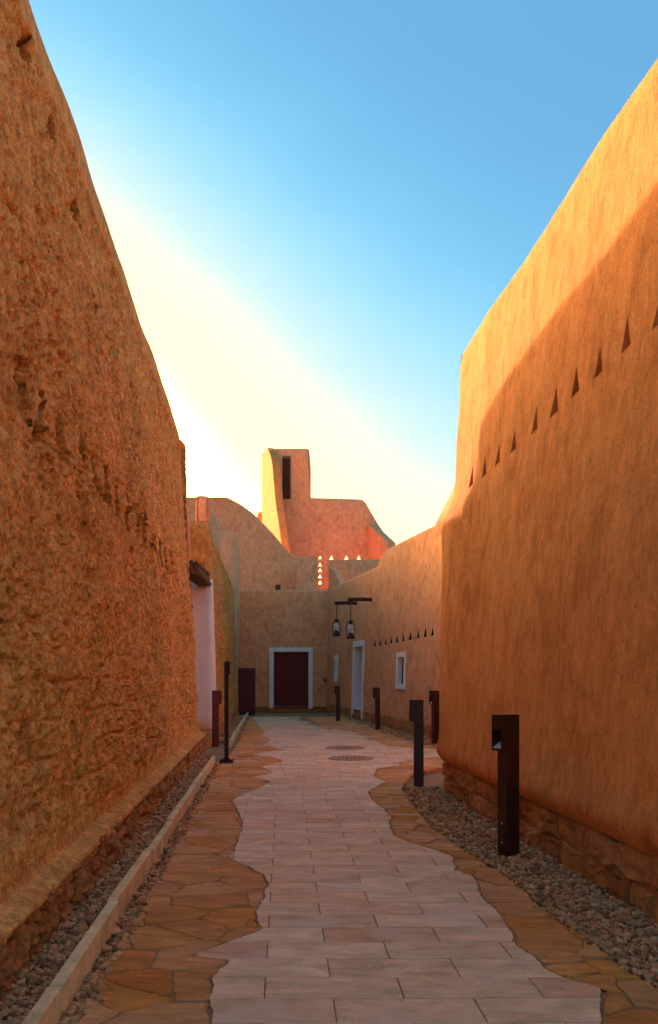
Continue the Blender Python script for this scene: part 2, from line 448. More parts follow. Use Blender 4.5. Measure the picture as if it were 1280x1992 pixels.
class Wall:
    """A free standing mud wall: front face right of the direction of travel, battered, with a rounded top."""
    def __init__(self, pts, h, rad=0.25, step=0.25, t=0.45, batter=0.05, zb=0.0, cap=0.12, disp=None, zin=0.0):
        self.P = round_path(pts, rad, step)
        P = np.array([(p[0], p[1]) for p in self.P])
        seg = np.hypot(*(P[1:] - P[:-1]).T)
        self.S = np.concatenate([[0], np.cumsum(seg)])
        d = P[1:] - P[:-1]; d /= np.maximum(np.hypot(*d.T), 1e-9)[:, None]
        n = np.stack([d[:, 1], -d[:, 0]], 1)
        N = np.vstack([n[:1], n[:-1] + n[1:], n[-1:]])
        N /= np.hypot(*N.T)[:, None]
        self.Pn, self.N = P, N
        self.h, self.t, self.batter, self.zb, self.cap, self.zin = h, t, batter, zb, cap, zin
        self.disp = disp or (lambda s, z: 0.0 * np.asarray(s, float))
        self.H = np.array([h(s, *self.at(s)) for s in self.S]) if callable(h) else np.full(len(self.S), float(h))
    def at(self, s):
        return np.interp(s, self.S, self.Pn[:, 0]), np.interp(s, self.S, self.Pn[:, 1])
    def s_at_y(self, y, x=None):
        q = np.abs(self.Pn[:, 1] - y)
        # fine search along the polyline
        ss = np.linspace(0, self.S[-1], 6000)
        X, Y = self.at(ss)
        dd = np.abs(Y - y) if x is None else np.hypot(X - x, Y - y)
        if self.front_range: dd = np.where((ss >= self.front_range[0]) & (ss <= self.front_range[1]), dd, 1e9)
        return float(ss[np.argmin(dd)])
    front_range = None
    tdisp = None
    def ev(self, s, z, off=0.0, use_disp=True):
        s = np.asarray(s, float); z = np.asarray(z, float)
        x, y = self.at(s)
        nx = np.interp(s, self.S, self.N[:, 0]); ny = np.interp(s, self.S, self.N[:, 1])
        o = off - self.batter * (z - self.zb)
        if use_disp: o = o + self.disp(s, z)
        if use_disp and self.tdisp is not None:
            x, y = self.at(s + self.tdisp(s, z))
        return np.stack([x + nx * o, y + ny * o, z + 0 * x], -1)
    def top(self, s):
        return np.interp(s, self.S, self.H)
    def _finish(self, name, V, Fc, MI, SM, mats, parent):
        return mesh_obj(name, V, Fc, mats, parent, SM, MI)
    def _shell(self, V, Fc, MI, SM, topidx, cols):
        """cap and back for front-top vertex ids topidx at arc positions cols"""
        s = np.array(cols)
        zt = self.top(s) - self.cap
        n = 8
        prev = list(topidx)
        p = 0.62
        for k in range(1, n + 1):
            th = math.pi * k / n
            c = math.cos(th); c = math.copysign(abs(c) ** p, c)
            off = -self.t / 2 * (1 - c)
            dz = self.cap * abs(math.sin(th)) ** p
            fade = max(0.0, 1 - k / 4)
            base = len(V)
            pts = self.ev(s, zt, off, False)
            if fade > 0:
                d = self.disp(s, zt) * fade
                nx = np.interp(s, self.S, self.N[:, 0]); ny = np.interp(s, self.S, self.N[:, 1])
                pts[:, 0] += nx * d; pts[:, 1] += ny * d
            pts[:, 2] += dz
            V.extend(pts.tolist())
            cur = list(range(base, base + len(s)))
            for i in range(len(s) - 1):
                Fc.append((prev[i], prev[i + 1], cur[i + 1], cur[i])); MI.append(0); SM.append(True)
            prev = cur
        base = len(V)
        pts = self.ev(s, zt, -self.t, False); pts[:, 2] = self.zin
        V.extend(pts.tolist())
        for i in range(len(s) - 1):
            Fc.append((prev[i], prev[i + 1], base + i + 1, base + i)); MI.append(0); SM.append(False)
    def _ends(self, V, Fc, MI, SM):
        for s, flip in ((0.0, False), (self.S[-1], True)):
            zt = float(self.top(s)) - self.cap
            prof = [self.ev(s, z, 0.0, False) for z in (self.zb, (self.zb + zt) / 2, zt)]
            for k in range(1, 9):
                th = math.pi * k / 8; c = math.cos(th); c = math.copysign(abs(c) ** 0.62, c)
                q = self.ev(s, zt, -self.t / 2 * (1 - c), False); q[2] += self.cap * abs(math.sin(th)) ** 0.62
                prof.append(q)
            q = self.ev(s, zt, -self.t, False); q[2] = min(self.zb, self.zin); prof.append(q)
            base = len(V); V.extend([tuple(v) for v in prof])
            f = list(range(base, base + len(prof)))
            Fc.append(f if flip else f[::-1]); MI.append(0); SM.append(False)
    def grid(self, name, mats, rows, parent=None):
        V, Fc, MI, SM = [], [], [], []
        s = self.S; nc = len(s)
        zt = self.top(s) - self.cap
        fr = np.linspace(0, 1, rows + 1) ** 1.2
        SS, FF = np.meshgrid(s, fr)
        ZZ = self.zb + (zt[None, :] - self.zb) * FF
        V.extend(self.ev(SS.ravel(), ZZ.ravel()).tolist())
        for r in range(rows):
            a = r * nc
            for c in range(nc - 1):
                Fc.append((a + c, a + c + 1, a + nc + c + 1, a + nc + c))
        MI = [0] * len(Fc); SM = [True] * len(Fc)
        self._shell(V, Fc, MI, SM, range(rows * nc, rows * nc + nc), s)
        self._ends(V, Fc, MI, SM)
        return self._finish(name, V, Fc, MI, SM, mats, parent)
    def cdt(self, name, mats, res, holes=(), parent=None, jitter=0.35):
        """holes: dict(poly=[(s,z)..], depth, side (material slot), back (slot or None for a hole right through))"""
        rnd = random.Random(hash(name) % 1000 if False else len(name) * 13 + 5)
        s = self.S; zt = self.top(s) - self.cap
        pts, edges = [], []
        def loop(ps):
            b = len(pts); pts.extend(ps)
            for i in range(len(ps)): edges.append((b + i, b + (i + 1) % len(ps)))
            return list(range(b, b + len(ps)))
        nz0 = max(2, int((zt[0] - self.zb) / res / 2)); nz1 = max(2, int((zt[-1] - self.zb) / res / 2))
        bl = [(float(a), self.zb) for a in s]
        bl += [(float(s[-1]), self.zb + (zt[-1] - self.zb) * k / nz1) for k in range(1, nz1)]
        ntop0 = len(bl)
        bl += [(float(a), float(b)) for a, b in zip(s[::-1], zt[::-1])]
        ntop1 = len(bl)
        bl += [(float(s[0]), self.zb + (zt[0] - self.zb) * k / nz0) for k in range(nz0 - 1, 0, -1)]
        loop(bl)
        hids = []
        for hd in holes:
            hids.append(loop([(float(a), float(b)) for a, b in hd['poly']]))
        def inpoly(x, y, poly):
            r = False; n = len(poly); j = n - 1
            for i in range(n):
                xi, yi = poly[i]; xj, yj = poly[j]
                if (yi > y) != (yj > y) and x < (xj - xi) * (y - yi) / (yj - yi) + xi: r = not r
                j = i
            return r
        bbs = [(min(p[0] for p in h['poly']), max(p[0] for p in h['poly']), min(p[1] for p in h['poly']), max(p[1] for p in h['poly'])) for h in holes]
        ns = max(1, int(s[-1] / res)); zmax = float(zt.max()); nz = max(1, int((zmax - self.zb) / res))
        for i in range(1, ns):
            for k in range(1, nz):
                a = s[-1] * (i + rnd.uniform(-jitter, jitter)) / ns
                z = self.zb + (zmax - self.zb) * (k + rnd.uniform(-jitter, jitter)) / nz
                if z > float(np.interp(a, s, zt)) - res * 0.45: continue
                m = res * 0.3
                if any(b[0] - m < a < b[1] + m and b[2] - m < z < b[3] + m for b in bbs): continue
                pts.append((a, z))
        vo, eo, fo, ov, oe, of = delaunay_2d_cdt([Vector(p) for p in pts], edges, [], 0, 1e-6)
        inv = {}
        for i, l in enumerate(ov):
            for q in l: inv[q] = i
        A = np.array([(v.x, v.y) for v in vo])
        V = self.ev(A[:, 0], A[:, 1]).tolist()
        Fc, MI, SM = [], [], []
        tris = []
        for f in fo:
            cx = sum(A[i][0] for i in f) / 3; cz = sum(A[i][1] for i in f) / 3
            if cz > float(np.interp(cx, s, zt)) + 1e-6: continue
            if any(b[0] < cx < b[1] and b[2] < cz < b[3] and inpoly(cx, cz, h['poly']) for h, b in zip(holes, bbs)): continue
            (x0, y0), (x1, y1), (x2, y2) = (A[i] for i in f)
            f = tuple(f) if (x1 - x0) * (y2 - y0) - (x2 - x0) * (y1 - y0) > 0 else tuple(f[::-1])
            tris.append(f)
        Fc += tris; MI += [0] * len(tris); SM += [True] * len(tris)
        through = any(h.get('back', 0) is None for h in holes)
        topids = [inv[i] for i in range(ntop0, ntop1)][::-1]
        self._shell(V, Fc, MI, SM, topids, s)
        if through:            # replace the plain back by a copy of the pierced front
            for _ in range(len(s) - 1): Fc.pop(); MI.pop(); SM.pop()
            base = len(V)
            V.extend(self.ev(A[:, 0], A[:, 1], -self.t, False).tolist())
            for f in tris:
                Fc.append(tuple(base + i for i in f[::-1])); MI.append(0); SM.append(True)
        for hd in holes:
            poly = hd['poly']; n = len(poly)
            ar = sum(poly[i][0] * poly[(i + 1) % n][1] - poly[(i + 1) % n][0] * poly[i][1] for i in range(n))
            if ar < 0: poly = poly[::-1]
            dep = self.t if hd.get('back', 0) is None else hd['depth']
            f0 = self.ev([p[0] for p in poly], [p[1] for p in poly])
            s_c = sum(p[0] for p in poly) / n
            nx = float(np.interp(s_c, self.S, self.N[:, 0])); ny = float(np.interp(s_c, self.S, self.N[:, 1]))
            b0 = len(V)
            V.extend(f0.tolist())
            f1 = f0.copy(); f1[:, 0] -= nx * dep; f1[:, 1] -= ny * dep
            V.extend(f1.tolist())
            for i in range(n):
                j = (i + 1) % n
                Fc.append((b0 + j, b0 + i, b0 + n + i, b0 + n + j)); MI.append(hd.get('side', 0)); SM.append(False)
            if hd.get('back', 0) is not None:
                Fc.append([b0 + n + i for i in range(n)]); MI.append(hd['back']); SM.append(False)
        self._ends(V, Fc, MI, SM)
        return self._finish(name, V, Fc, MI, SM, mats, parent)
    def box(self, name, s0, s1, z0, z1, o0, o1, mat, parent, bev=0.01, n=1):
        """block lying on the wall face between arc positions and offsets"""
        bm = bmesh.new()
        vs = []
        for o in (o0, o1):
            for z in (z0, z1):
                for q in (s0, s1):
                    p = self.ev(q, z, o, False)
                    p[2] = z
                    vs.append(bm.verts.new(tuple(p)))
        for f in ((0, 1, 3, 2), (4, 6, 7, 5), (0, 4, 5, 1), (2, 3, 7, 6), (0, 2, 6, 4), (1, 5, 7, 3)):
            bm.faces.new([vs[i] for i in f])
        bmesh.ops.recalc_face_normals(bm, faces=bm.faces)
        if bev: bmesh.ops.bevel(bm, geom=list(bm.edges), offset=bev, segments=2, profile=0.6, affect='EDGES')
        return bm_obj(name, bm, mat, parent)

def tri_hole(sc, zb, w, hh, depth=0.22, side=0, back=1):
    return dict(poly=[(sc - w / 2, zb), (sc + w / 2, zb + 0.012), (sc + 0.01, zb + hh)], depth=depth, side=side, back=back)

def rect_hole(s0, s1, z0, z1, depth, side, back):
    return dict(poly=[(s0, z0), (s1, z0), (s1, z1), (s0, z1)], depth=depth, side=side, back=back)

def soft(seed, amp=0.03, fs=0.5, fz=0.6, amp2=0.008):
    def f(s, z):
        return amp * (fbm(np.asarray(s) * fs, np.asarray(z) * fz, seed * 3.3, seed, 3) - 0.5) * 2 + amp2 * (fbm(np.asarray(s) * 4, np.asarray(z) * 2, 1.0, seed + 5, 3) - 0.5) * 2
    return f

def rubble(parent, evf, s0, s1, z0, z1, mean, rows, depth, seed, name='plinth_stone', mat=None, jit=0.018):
    """irregular stones laid in courses; evf(s, z, off) gives a 3D point"""
    rnd = random.Random(seed)
    zs = [z0 + (z1 - z0) * k / rows for k in range(rows + 1)]
    for r in range(rows):
        s = s0 - rnd.uniform(0, mean)
        while s < s1:
            L = mean * rnd.uniform(0.55, 1.5)
            a, b = max(s, s0), min(s + L, s1)
            s += L
            if b - a < 0.05: continue
            gp = 0.008
            za = zs[r] + gp * 0.6 + (rnd.uniform(-0.02, 0.02) if r else 0)
            zc = zs[r + 1] - gp * 0.6 + (rnd.uniform(-0.02, 0.02) if r < rows - 1 else rnd.uniform(-0.02, 0.01))
            n = 4
            # outline: 8 points
            out = []
            m1, m2 = (a + b) / 2, (za + zc) / 2
            q1, q3 = a + (b - a) * 0.3, a + (b - a) * 0.7
            ring = [(a + gp, za + 0.01), (q1, za), (q3, za), (b - gp, za + 0.01), (b - gp, m2), (b - gp, zc - 0.012), (q3, zc), (q1, zc), (a + gp, zc - 0.012), (a + gp, m2)]
            ring = [(x + rnd.uniform(-jit, jit) * 0.55, z + rnd.uniform(-jit, jit) * 0.5) for x, z in ring]
            n = len(ring)
            proud = rnd.uniform(-0.02, 0.022)
            V = []
            for o, k in ((-depth, 1.0), (proud - 0.03, 1.0), (proud - 0.004, 0.84), (proud, 0.45)):
                for x, z in ring:
                    xx = m1 + (x - m1) * k; zz = m2 + (z - m2) * k
                    V.append(tuple(evf(xx, zz, o + (rnd.uniform(-0.016, 0.016) if k < 1 else 0))))
            V.append(tuple(evf(m1 + rnd.uniform(-0.15, 0.15) * (b - a), m2, proud + rnd.uniform(-0.014, 0.02))))
            Fc = []
            for q in (0, n, 2 * n):
                for i in range(n):
                    j = (i + 1) % n
                    Fc.append((q + i, q + j, q + n + j, q + n + i))
            for i in range(n): Fc.append((3 * n + i, 3 * n + (i + 1) % n, 4 * n))
            mesh_obj(name, V, Fc, mat or PLINTH, parent)

# ================================================================== GROUND
bm = bmesh.new()
q = 900
vs = [bm.verts.new(p) for p in ((-q, -q, -0.06), (q, -q, -0.06), (q, q, -0.06), (-q, q, -0.06))]
bm.faces.new(vs)
tag(bm_obj('ground', bm, SAND), 'sandy earth ground under the old mud brick quarter', 'ground', kind='structure')

SK = -0.055                                   # lengthwise joints lean a little to the left
def interp_fn(pts):
    pts = sorted(pts, key=lambda p: p[1])
    ys = np.array([p[1] for p in pts]); xs = np.array([p[0] for p in pts])
    return ys, (lambda y: float(np.interp(y, ys, xs)))

left_px = [(400, 2120), (405, 1992), (412, 1902), (440, 1874), (442, 1866), (382, 1858), (392, 1850), (512, 1806), (498, 1790), (500, 1768), (520, 1722),
           (512, 1700), (447, 1668), (462, 1636), (472, 1602), (462, 1576), (450, 1556), (486, 1540), (527, 1521), (494, 1512), (532, 1502), (508, 1492), (551, 1480), (527, 1471), (490, 1468),
           (549, 1458), (512, 1449), (529, 1437), (505, 1430), (516, 1425), (500, 1409), (494, 1394)]
right_px = [(1180, 2120), (1172, 1992), (1172, 1922), (1112, 1906), (1064, 1884), (1004, 1836), (992, 1802), (938, 1742), (922, 1704), (886, 1692), (882, 1667), (838, 1650),
            (768, 1627), (757, 1601), (762, 1588), (722, 1552), (716, 1540), (752, 1520), (726, 1510), (734, 1494), (778, 1489), (776, 1484), (799, 1476), (848, 1472)]
right_far = [(848, 1457), (756, 1451), (705, 1431), (700, 1424), (644, 1417), (624, 1409), (600, 1399), (592, 1394)]
Lp = [g(*p) for p in left_px]
Lp += [(Lp[0][0], -6.0)]
Rp = [g(*p) for p in right_px] + [(9.0, 14.35), (9.0, 15.7)] + [g(*p) for p in right_far]
Rp += [(Rp[0][0], -6.0)]
LY, XL = interp_fn(Lp)
RY, XR = interp_fn(Rp)
YEND = min(LY[-1], RY[-1]) - 0.05

def XLw(y): return XL(y) + 0.022 * mnoise.noise((1.3, y * 6.0, 0.0)) + 0.010 * mnoise.noise((4.1, y * 21.0, 0.0))
def XRw(y): return XR(y) + 0.022 * mnoise.noise((7.7, y * 6.0, 0.0)) + 0.010 * mnoise.noise((9.1, y * 21.0, 0.0))
def interval(poly, y):
    xs = []
    n = len(poly)
    for i in range(n):
        (x0, y0), (x1, y1) = poly[i], poly[(i + 1) % n]
        if abs(y1 - y0) < 1e-9:
            if abs(y - y0) < 1e-7: xs += [x0, x1]
        elif min(y0, y1) - 1e-7 <= y <= max(y0, y1) + 1e-7:
            xs.append(x0 + (x1 - x0) * (y - y0) / (y1 - y0))
    return (min(xs), max(xs)) if xs else None

def clip_cell(poly, lo, hi, brk, m=2, wob=None):
    """convex cell kept between lo(y) and hi(y); returns outline"""
    y0, y1 = min(p[1] for p in poly), max(p[1] for p in poly)
    inside = True
    iv0 = [interval(poly, y) for y in np.linspace(y0, y1, 5)]
    ys = set([y0, y1] + [p[1] for p in poly])
    for y, iv in zip(np.linspace(y0, y1, 5), iv0):
        if iv and (lo(y) > iv[0] - 0.002 or hi(y) < iv[1] + 0.002): inside = False
    if not inside:
        ys |= set(float(b) for b in brk if y0 < b < y1) | set(np.linspace(y0, y1, 14).tolist())
    if m > 2: ys |= set(np.linspace(y0, y1, m).tolist())
    ys = sorted(ys)
    fil = [ys[0]]
    for y in ys[1:]:
        if y - fil[-1] > 0.004: fil.append(y)
    runs, cur = [], []
    for y in fil:
        iv = interval(poly, y)
        if iv is None: continue
        a, b = max(iv[0], lo(y)), min(iv[1], hi(y))
        if wob:
            a += wob(a, y); b += wob(b, y)
        if b - a > 0.004: cur.append((y, a, b))
        elif cur: runs.append(cur); cur = []
    if cur: runs.append(cur)
    if not runs: return None
    run = max(runs, key=lambda r: sum(c[2] - c[1] for c in r))
    if len(run) < 2: return None
    out = [(a, y) for y, a, b in run] + [(b, y) for y, a, b in run[::-1]]
    res = []
    for p in out:
        if not res or (abs(p[0] - res[-1][0]) + abs(p[1] - res[-1][1])) > 0.003: res.append(p)
    if len(res) > 2 and abs(res[0][0] - res[-1][0]) + abs(res[0][1] - res[-1][1]) < 0.003: res.pop()
    if len(res) < 3: return None
    ar = 0.5 * sum(res[i][0] * res[(i + 1) % len(res)][1] - res[(i + 1) % len(res)][0] * res[i][1] for i in range(len(res)))
    if abs(ar) < 0.0012: return None
    if ar < 0: res = res[::-1]
    return res

def prism(out, z, th, ins, tilt=(0, 0), rough=0.0, rnd=random):
    """closed slab with a small worn edge"""
    n = len(out)
    cx = sum(p[0] for p in out) / n; cy = sum(p[1] for p in out) / n
    V = [(x, y, z - th) for x, y in out]
    V += [(x, y, z - ins * 0.9 + tilt[0] * (x - cx) + tilt[1] * (y - cy)) for x, y in out]
    for x, y in out:
        d = math.hypot(x - cx, y - cy) or 1
        k = max(0.3, 1 - ins / d)
        V.append((cx + (x - cx) * k, cy + (y - cy) * k, z + tilt[0] * (x - cx) + tilt[1] * (y - cy) + rnd.uniform(-rough, rough)))
    Fc = []
    for q in (0, n):
        for i in range(n):
            j = (i + 1) % n
            Fc.append((q + i, q + j, q + n + j, q + n + i))
    if rough > 0:
        V.append((cx, cy, z + rnd.uniform(-rough, rough)))
        for i in range(n): Fc.append((2 * n + i, 2 * n + (i + 1) % n, 3 * n))
    else:
        Fc.append(tuple(range(2 * n, 3 * n)))
    return V, Fc

def sheet(name, lo, hi, y0, y1, z, mat, n=120):
    V, Fc = [], []
    for i, y in enumerate(np.linspace(y0, y1, n)):
        V += [(lo(y), y, z), (hi(y), y, z)]
        if i: Fc.append((2 * i - 2, 2 * i - 1, 2 * i + 1, 2 * i))
    return mesh_obj(name, V, Fc, mat)

# paved path: bed with single slabs on it
pavement = sheet('pavement', lambda y: XL(y) + 0.006, lambda y: min(XR(y), 9) - 0.006, -5.9, YEND - 0.02, -0.0075, BED, 2500)
tag(pavement, 'path of pinkish stone slabs running down the alley', 'path', kind='structure')
rnd = random.Random(3)
ROW, SLABL, Y0 = 0.2505, 0.61, 2240.0 / 674.0
cells = []
r = -16
Yc = Y0 + r * ROW
while Yc < YEND:
    Yn = Yc + ROW
    off = (0.215 if r % 2 == 0 else -0.085)
    ym = (Yc + Yn) / 2
    xmin = min(XL(Yc), XL(Yn), XL(ym)) - 0.8; xmax = max(XR(Yc), XR(Yn), XR(ym)) + 0.8
    if r > 22: off += rnd.uniform(-0.1, 0.1)
    k0 = int(math.floor((xmin - off) / SLABL)) - 1
    u = off + k0 * SLABL
    gp = 0.0028 if Yc < 12 else 0.004
    while u < xmax:
        L = SLABL
        a0, a1 = u + gp, u + L - gp
        poly = [(a0 + SK * Yc, Yc + gp), (a1 + SK * Yc, Yc + gp), (a1 + SK * Yn, Yn - gp), (a0 + SK * Yn, Yn - gp)]
        u += L
        out = clip_cell(poly, lambda y: XLw(y) + 0.005, lambda y: XRw(y) - 0.005, list(LY) + list(RY))
        if out: cells.append((Yc, out))
    Yc = Yn; r += 1
vis = [c for c in cells if c[0] > 2.9]
hid = [c for c in cells if c[0] <= 2.9]
vis.sort(key=lambda c: c[0])
rest = vis[298:] + hid
for Yc, out in vis[:298]:
    V, Fc = prism(out, rnd.uniform(-0.0018, 0.0018), 0.03, 0.003, (rnd.uniform(-0.003, 0.003), rnd.uniform(-0.004, 0.004)))
    mesh_obj('paving_slab', V, Fc, SLAB, pavement)
# further slabs: too many to single out, joined in a few tones
V, Fc = [], []
for Yc, out in rest:
    v, f = prism(out, rnd.uniform(-0.0018, 0.0018), 0.03, 0.003, (rnd.uniform(-0.003, 0.003), rnd.uniform(-0.004, 0.004)))
    b = len(V); V += v; Fc += [tuple(b + i for i in q) for q in f]
SLAB_FAR = SLAB.copy(); SLAB_FAR.name = 'travertine_slab_joined'
nt = SLAB_FAR.node_tree
geo = nt.nodes.new('ShaderNodeNewGeometry')
for l in list(nt.links):
    if l.from_node.type == 'OBJECT_INFO':
        t_ = l.to_socket; nt.links.remove(l); nt.links.new(geo.outputs['Random Per Island'], t_)
tag(mesh_obj('paving_slabs', V, Fc, SLAB_FAR, pavement), kind='stuff')

# flagstones ---------------------------------------------------------
def voronoi(seeds, bbox_half=0.9):
    cells = []
    S = np.array(seeds)
    for i, (sx, sy) in enumerate(seeds):
        poly = [(sx - bbox_half, sy - bbox_half), (sx + bbox_half, sy - bbox_half), (sx + bbox_half, sy + bbox_half), (sx - bbox_half, sy + bbox_half)]
        d = np.hypot(S[:, 0] - sx, S[:, 1] - sy)
        for j in np.argsort(d)[1:22]:
            if d[j] > 2.2 * bbox_half: break
            nx, ny = S[j, 0] - sx, S[j, 1] - sy
            L = math.hypot(nx, ny)
            if L < 1e-6: continue
            nx /= L; ny /= L
            c = nx * (sx + S[j, 0]) / 2 + ny * (sy + S[j, 1]) / 2 - 0.0038
            new = []
            for a in range(len(poly)):
                p, q_ = poly[a], poly[(a + 1) % len(poly)]
                dp, dq = nx * p[0] + ny * p[1] - c, nx * q_[0] + ny * q_[1] - c
                if dp <= 0: new.append(p)
                if (dp < 0 < dq) or (dq < 0 < dp):
                    t = dp / (dp - dq)
                    new.append((p[0] + (q_[0] - p[0]) * t, p[1] + (q_[1] - p[1]) * t))
            poly = new
            if len(poly) < 3: break
        if len(poly) >= 3: cells.append(poly)
    return cells

def kerbx(y): return -0.862 - 0.0735 * y if y < 14.6 else -0.80 - 0.0705 * y
def flags(name, label, lo, hi, y0, y1, seed, dx, dy, count, brk):
    par = sheet(name, lambda y: lo(y) - 0.05, hi, y0, y1, -0.0135, MORTAR, 1500)
    tag(par, label, 'path', kind='structure')
    rnd = random.Random(seed)
    seeds = []
    y = y0 - 0.3
    while y < y1 + 0.3:
        sc = 1.0 if y < 9 else 1.25
        a, b = lo(min(max(y, y0), y1)) - 0.3, min(hi(min(max(y, y0), y1)) + 0.3, 8.5)
        x = a + rnd.uniform(0, dx)
        while x < b:
            seeds.append((x + rnd.uniform(-0.45, 0.45) * dx * sc, y + rnd.uniform(-0.42, 0.42) * dy * sc))
            x += dx * sc * rnd.uniform(0.7, 1.35)
        y += dy * sc * rnd.uniform(0.85, 1.15)
    wob = lambda x, y: 0.022 * (mnoise.noise((x * 2.2, y * 9, seed)) + 0.5 * mnoise.noise((x * 5, y * 24, seed)))
    L = []
    for poly in voronoi(seeds):
        out = clip_cell(poly, lambda y: lo(y), lambda y: hi(y) - 0.007, brk, 11, wob)
        if out and all(y0 - 0.3 <= p[1] <= y1 + 0.3 for p in out): L.append(out)
    L.sort(key=lambda o: (min(p[1] for p in o) < 2.7, sum(p[1] for p in o) / len(o)))
    V, Fc = [], []
    for i, out in enumerate(L):
        z = -0.002 + rnd.uniform(-0.006, 0.005)
        v, f = prism(out, z, 0.05, 0.007, (rnd.uniform(-0.010, 0.010), rnd.uniform(-0.012, 0.012)), 0.003, rnd)
        if i < count: mesh_obj('flagstone', v, f, FLAG, par)
        else:
            b = len(V); V += v; Fc += [tuple(b + k for k in q_) for q_ in f]
    if V:
        tag(mesh_obj('flagstones', V, Fc, FLAG_FAR, par), kind='stuff')
    return par
FLAG_FAR = FLAG.copy(); FLAG_FAR.name = 'orange_flagstone_joined'
nt = FLAG_FAR.node_tree
geo = nt.nodes.new('ShaderNodeNewGeometry')
for l in list(nt.links):
    if l.from_node.type == 'OBJECT_INFO':
        t_ = l.to_socket; nt.links.remove(l); nt.links.new(geo.outputs['Random Per Island'], t_)

flags('flagstone_verge', 'irregular orange flagstones between the long kerb and the slab path', lambda y: kerbx(y) + 0.10 + 0.05 * mnoise.noise((0.3, y * 1.7, 4)), XLw, -3.0, YEND, 11, 0.42, 0.30, 190, LY)
grav_px = [(1290, 1928), (1210, 1876), (1143, 1825), (1092, 1792), (1053, 1762), (1022, 1731), (975, 1696), (921, 1664), (842, 1610), (800, 1560), (782, 1532), (800, 1506), (850, 1494)]
Gp = [g(*p) for p in grav_px]; Gp += [(2.75, -6.0)]
GY, XG0 = interp_fn(Gp)
def XG(y): return XG0(y) if y < GY[-1] else XG0(GY[-1]) + (y - GY[-1]) * 2.2
flags('flagstone_edging', 'orange flagstones between the slab path and the gravel by the smooth wall', lambda y: XRw(y) + 0.012, lambda y: min(XG(y), 8.4), -3.0, 14.3, 23, 0.40, 0.27, 105, list(RY) + list(GY))
def XF(y): return 5.34 - 0.168 * y - 0.25 - 0.3 * sstep(24, 20, y)
flags('flagstone_apron', 'orange flagstones in front of the building with the two lanterns', lambda y: XRw(y) + 0.012, lambda y: max(float(XF(y)), XR(y) + 0.03), 15.75, YEND, 31, 0.5, 0.34, 60, RY)
# bare earth in front of the end wall is the ground sheet itself

# kerb ---------------------------------------------------------------
def kerb(name, label, ys, seed):
    k = empty(name, (kerbx(ys[0]), ys[0], 0))
    tag(k, label, 'kerb', kind='structure')
    rnd = random.Random(seed)
    for a, b in zip(ys, ys[1:]):
        bm = bmesh.new()
        xa, xb = kerbx(a) + rnd.uniform(-.008, .008), kerbx(b) + rnd.uniform(-.008, .008)
        zt = 0.105 + rnd.uniform(-0.01, 0.012)
        w = 0.058
        pl = [(xa - w, a + 0.004), (xa, a + 0.004), (xb, b - 0.004), (xb - w, b - 0.004)]
        lo = [bm.verts.new((x - k.location.x, y - k.location.y, -0.06)) for x, y in pl]
        hi = [bm.verts.new((x - k.location.x, y - k.location.y, zt)) for x, y in pl]
        bm.faces.new(lo[::-1]); bm.faces.new(hi)
        for i in range(4):
            j = (i + 1) % 4; bm.faces.new((lo[i], lo[j], hi[j], hi[i]))
        bmesh.ops.bevel(bm, geom=list(bm.edges), offset=0.005, segments=2, profile=0.6, affect='EDGES')
        bm_obj('kerb_block', bm, KERBST, k)
kerb('kerb', 'long low kerb of pale stone blocks beside the rough mud wall', [2.12, 3.42, 4.71, 6.16, 7.42, 8.72, 10.0, 11.3, 12.5, 13.5], 5)
kerb('kerb', 'shorter pale kerb running past the black signpost towards the maroon cabinet', [16.6, 17.9, 19.2, 20.5, 21.8, 23.1, 24.4, 25.7, 27.0, 28.3, 29.4], 6)

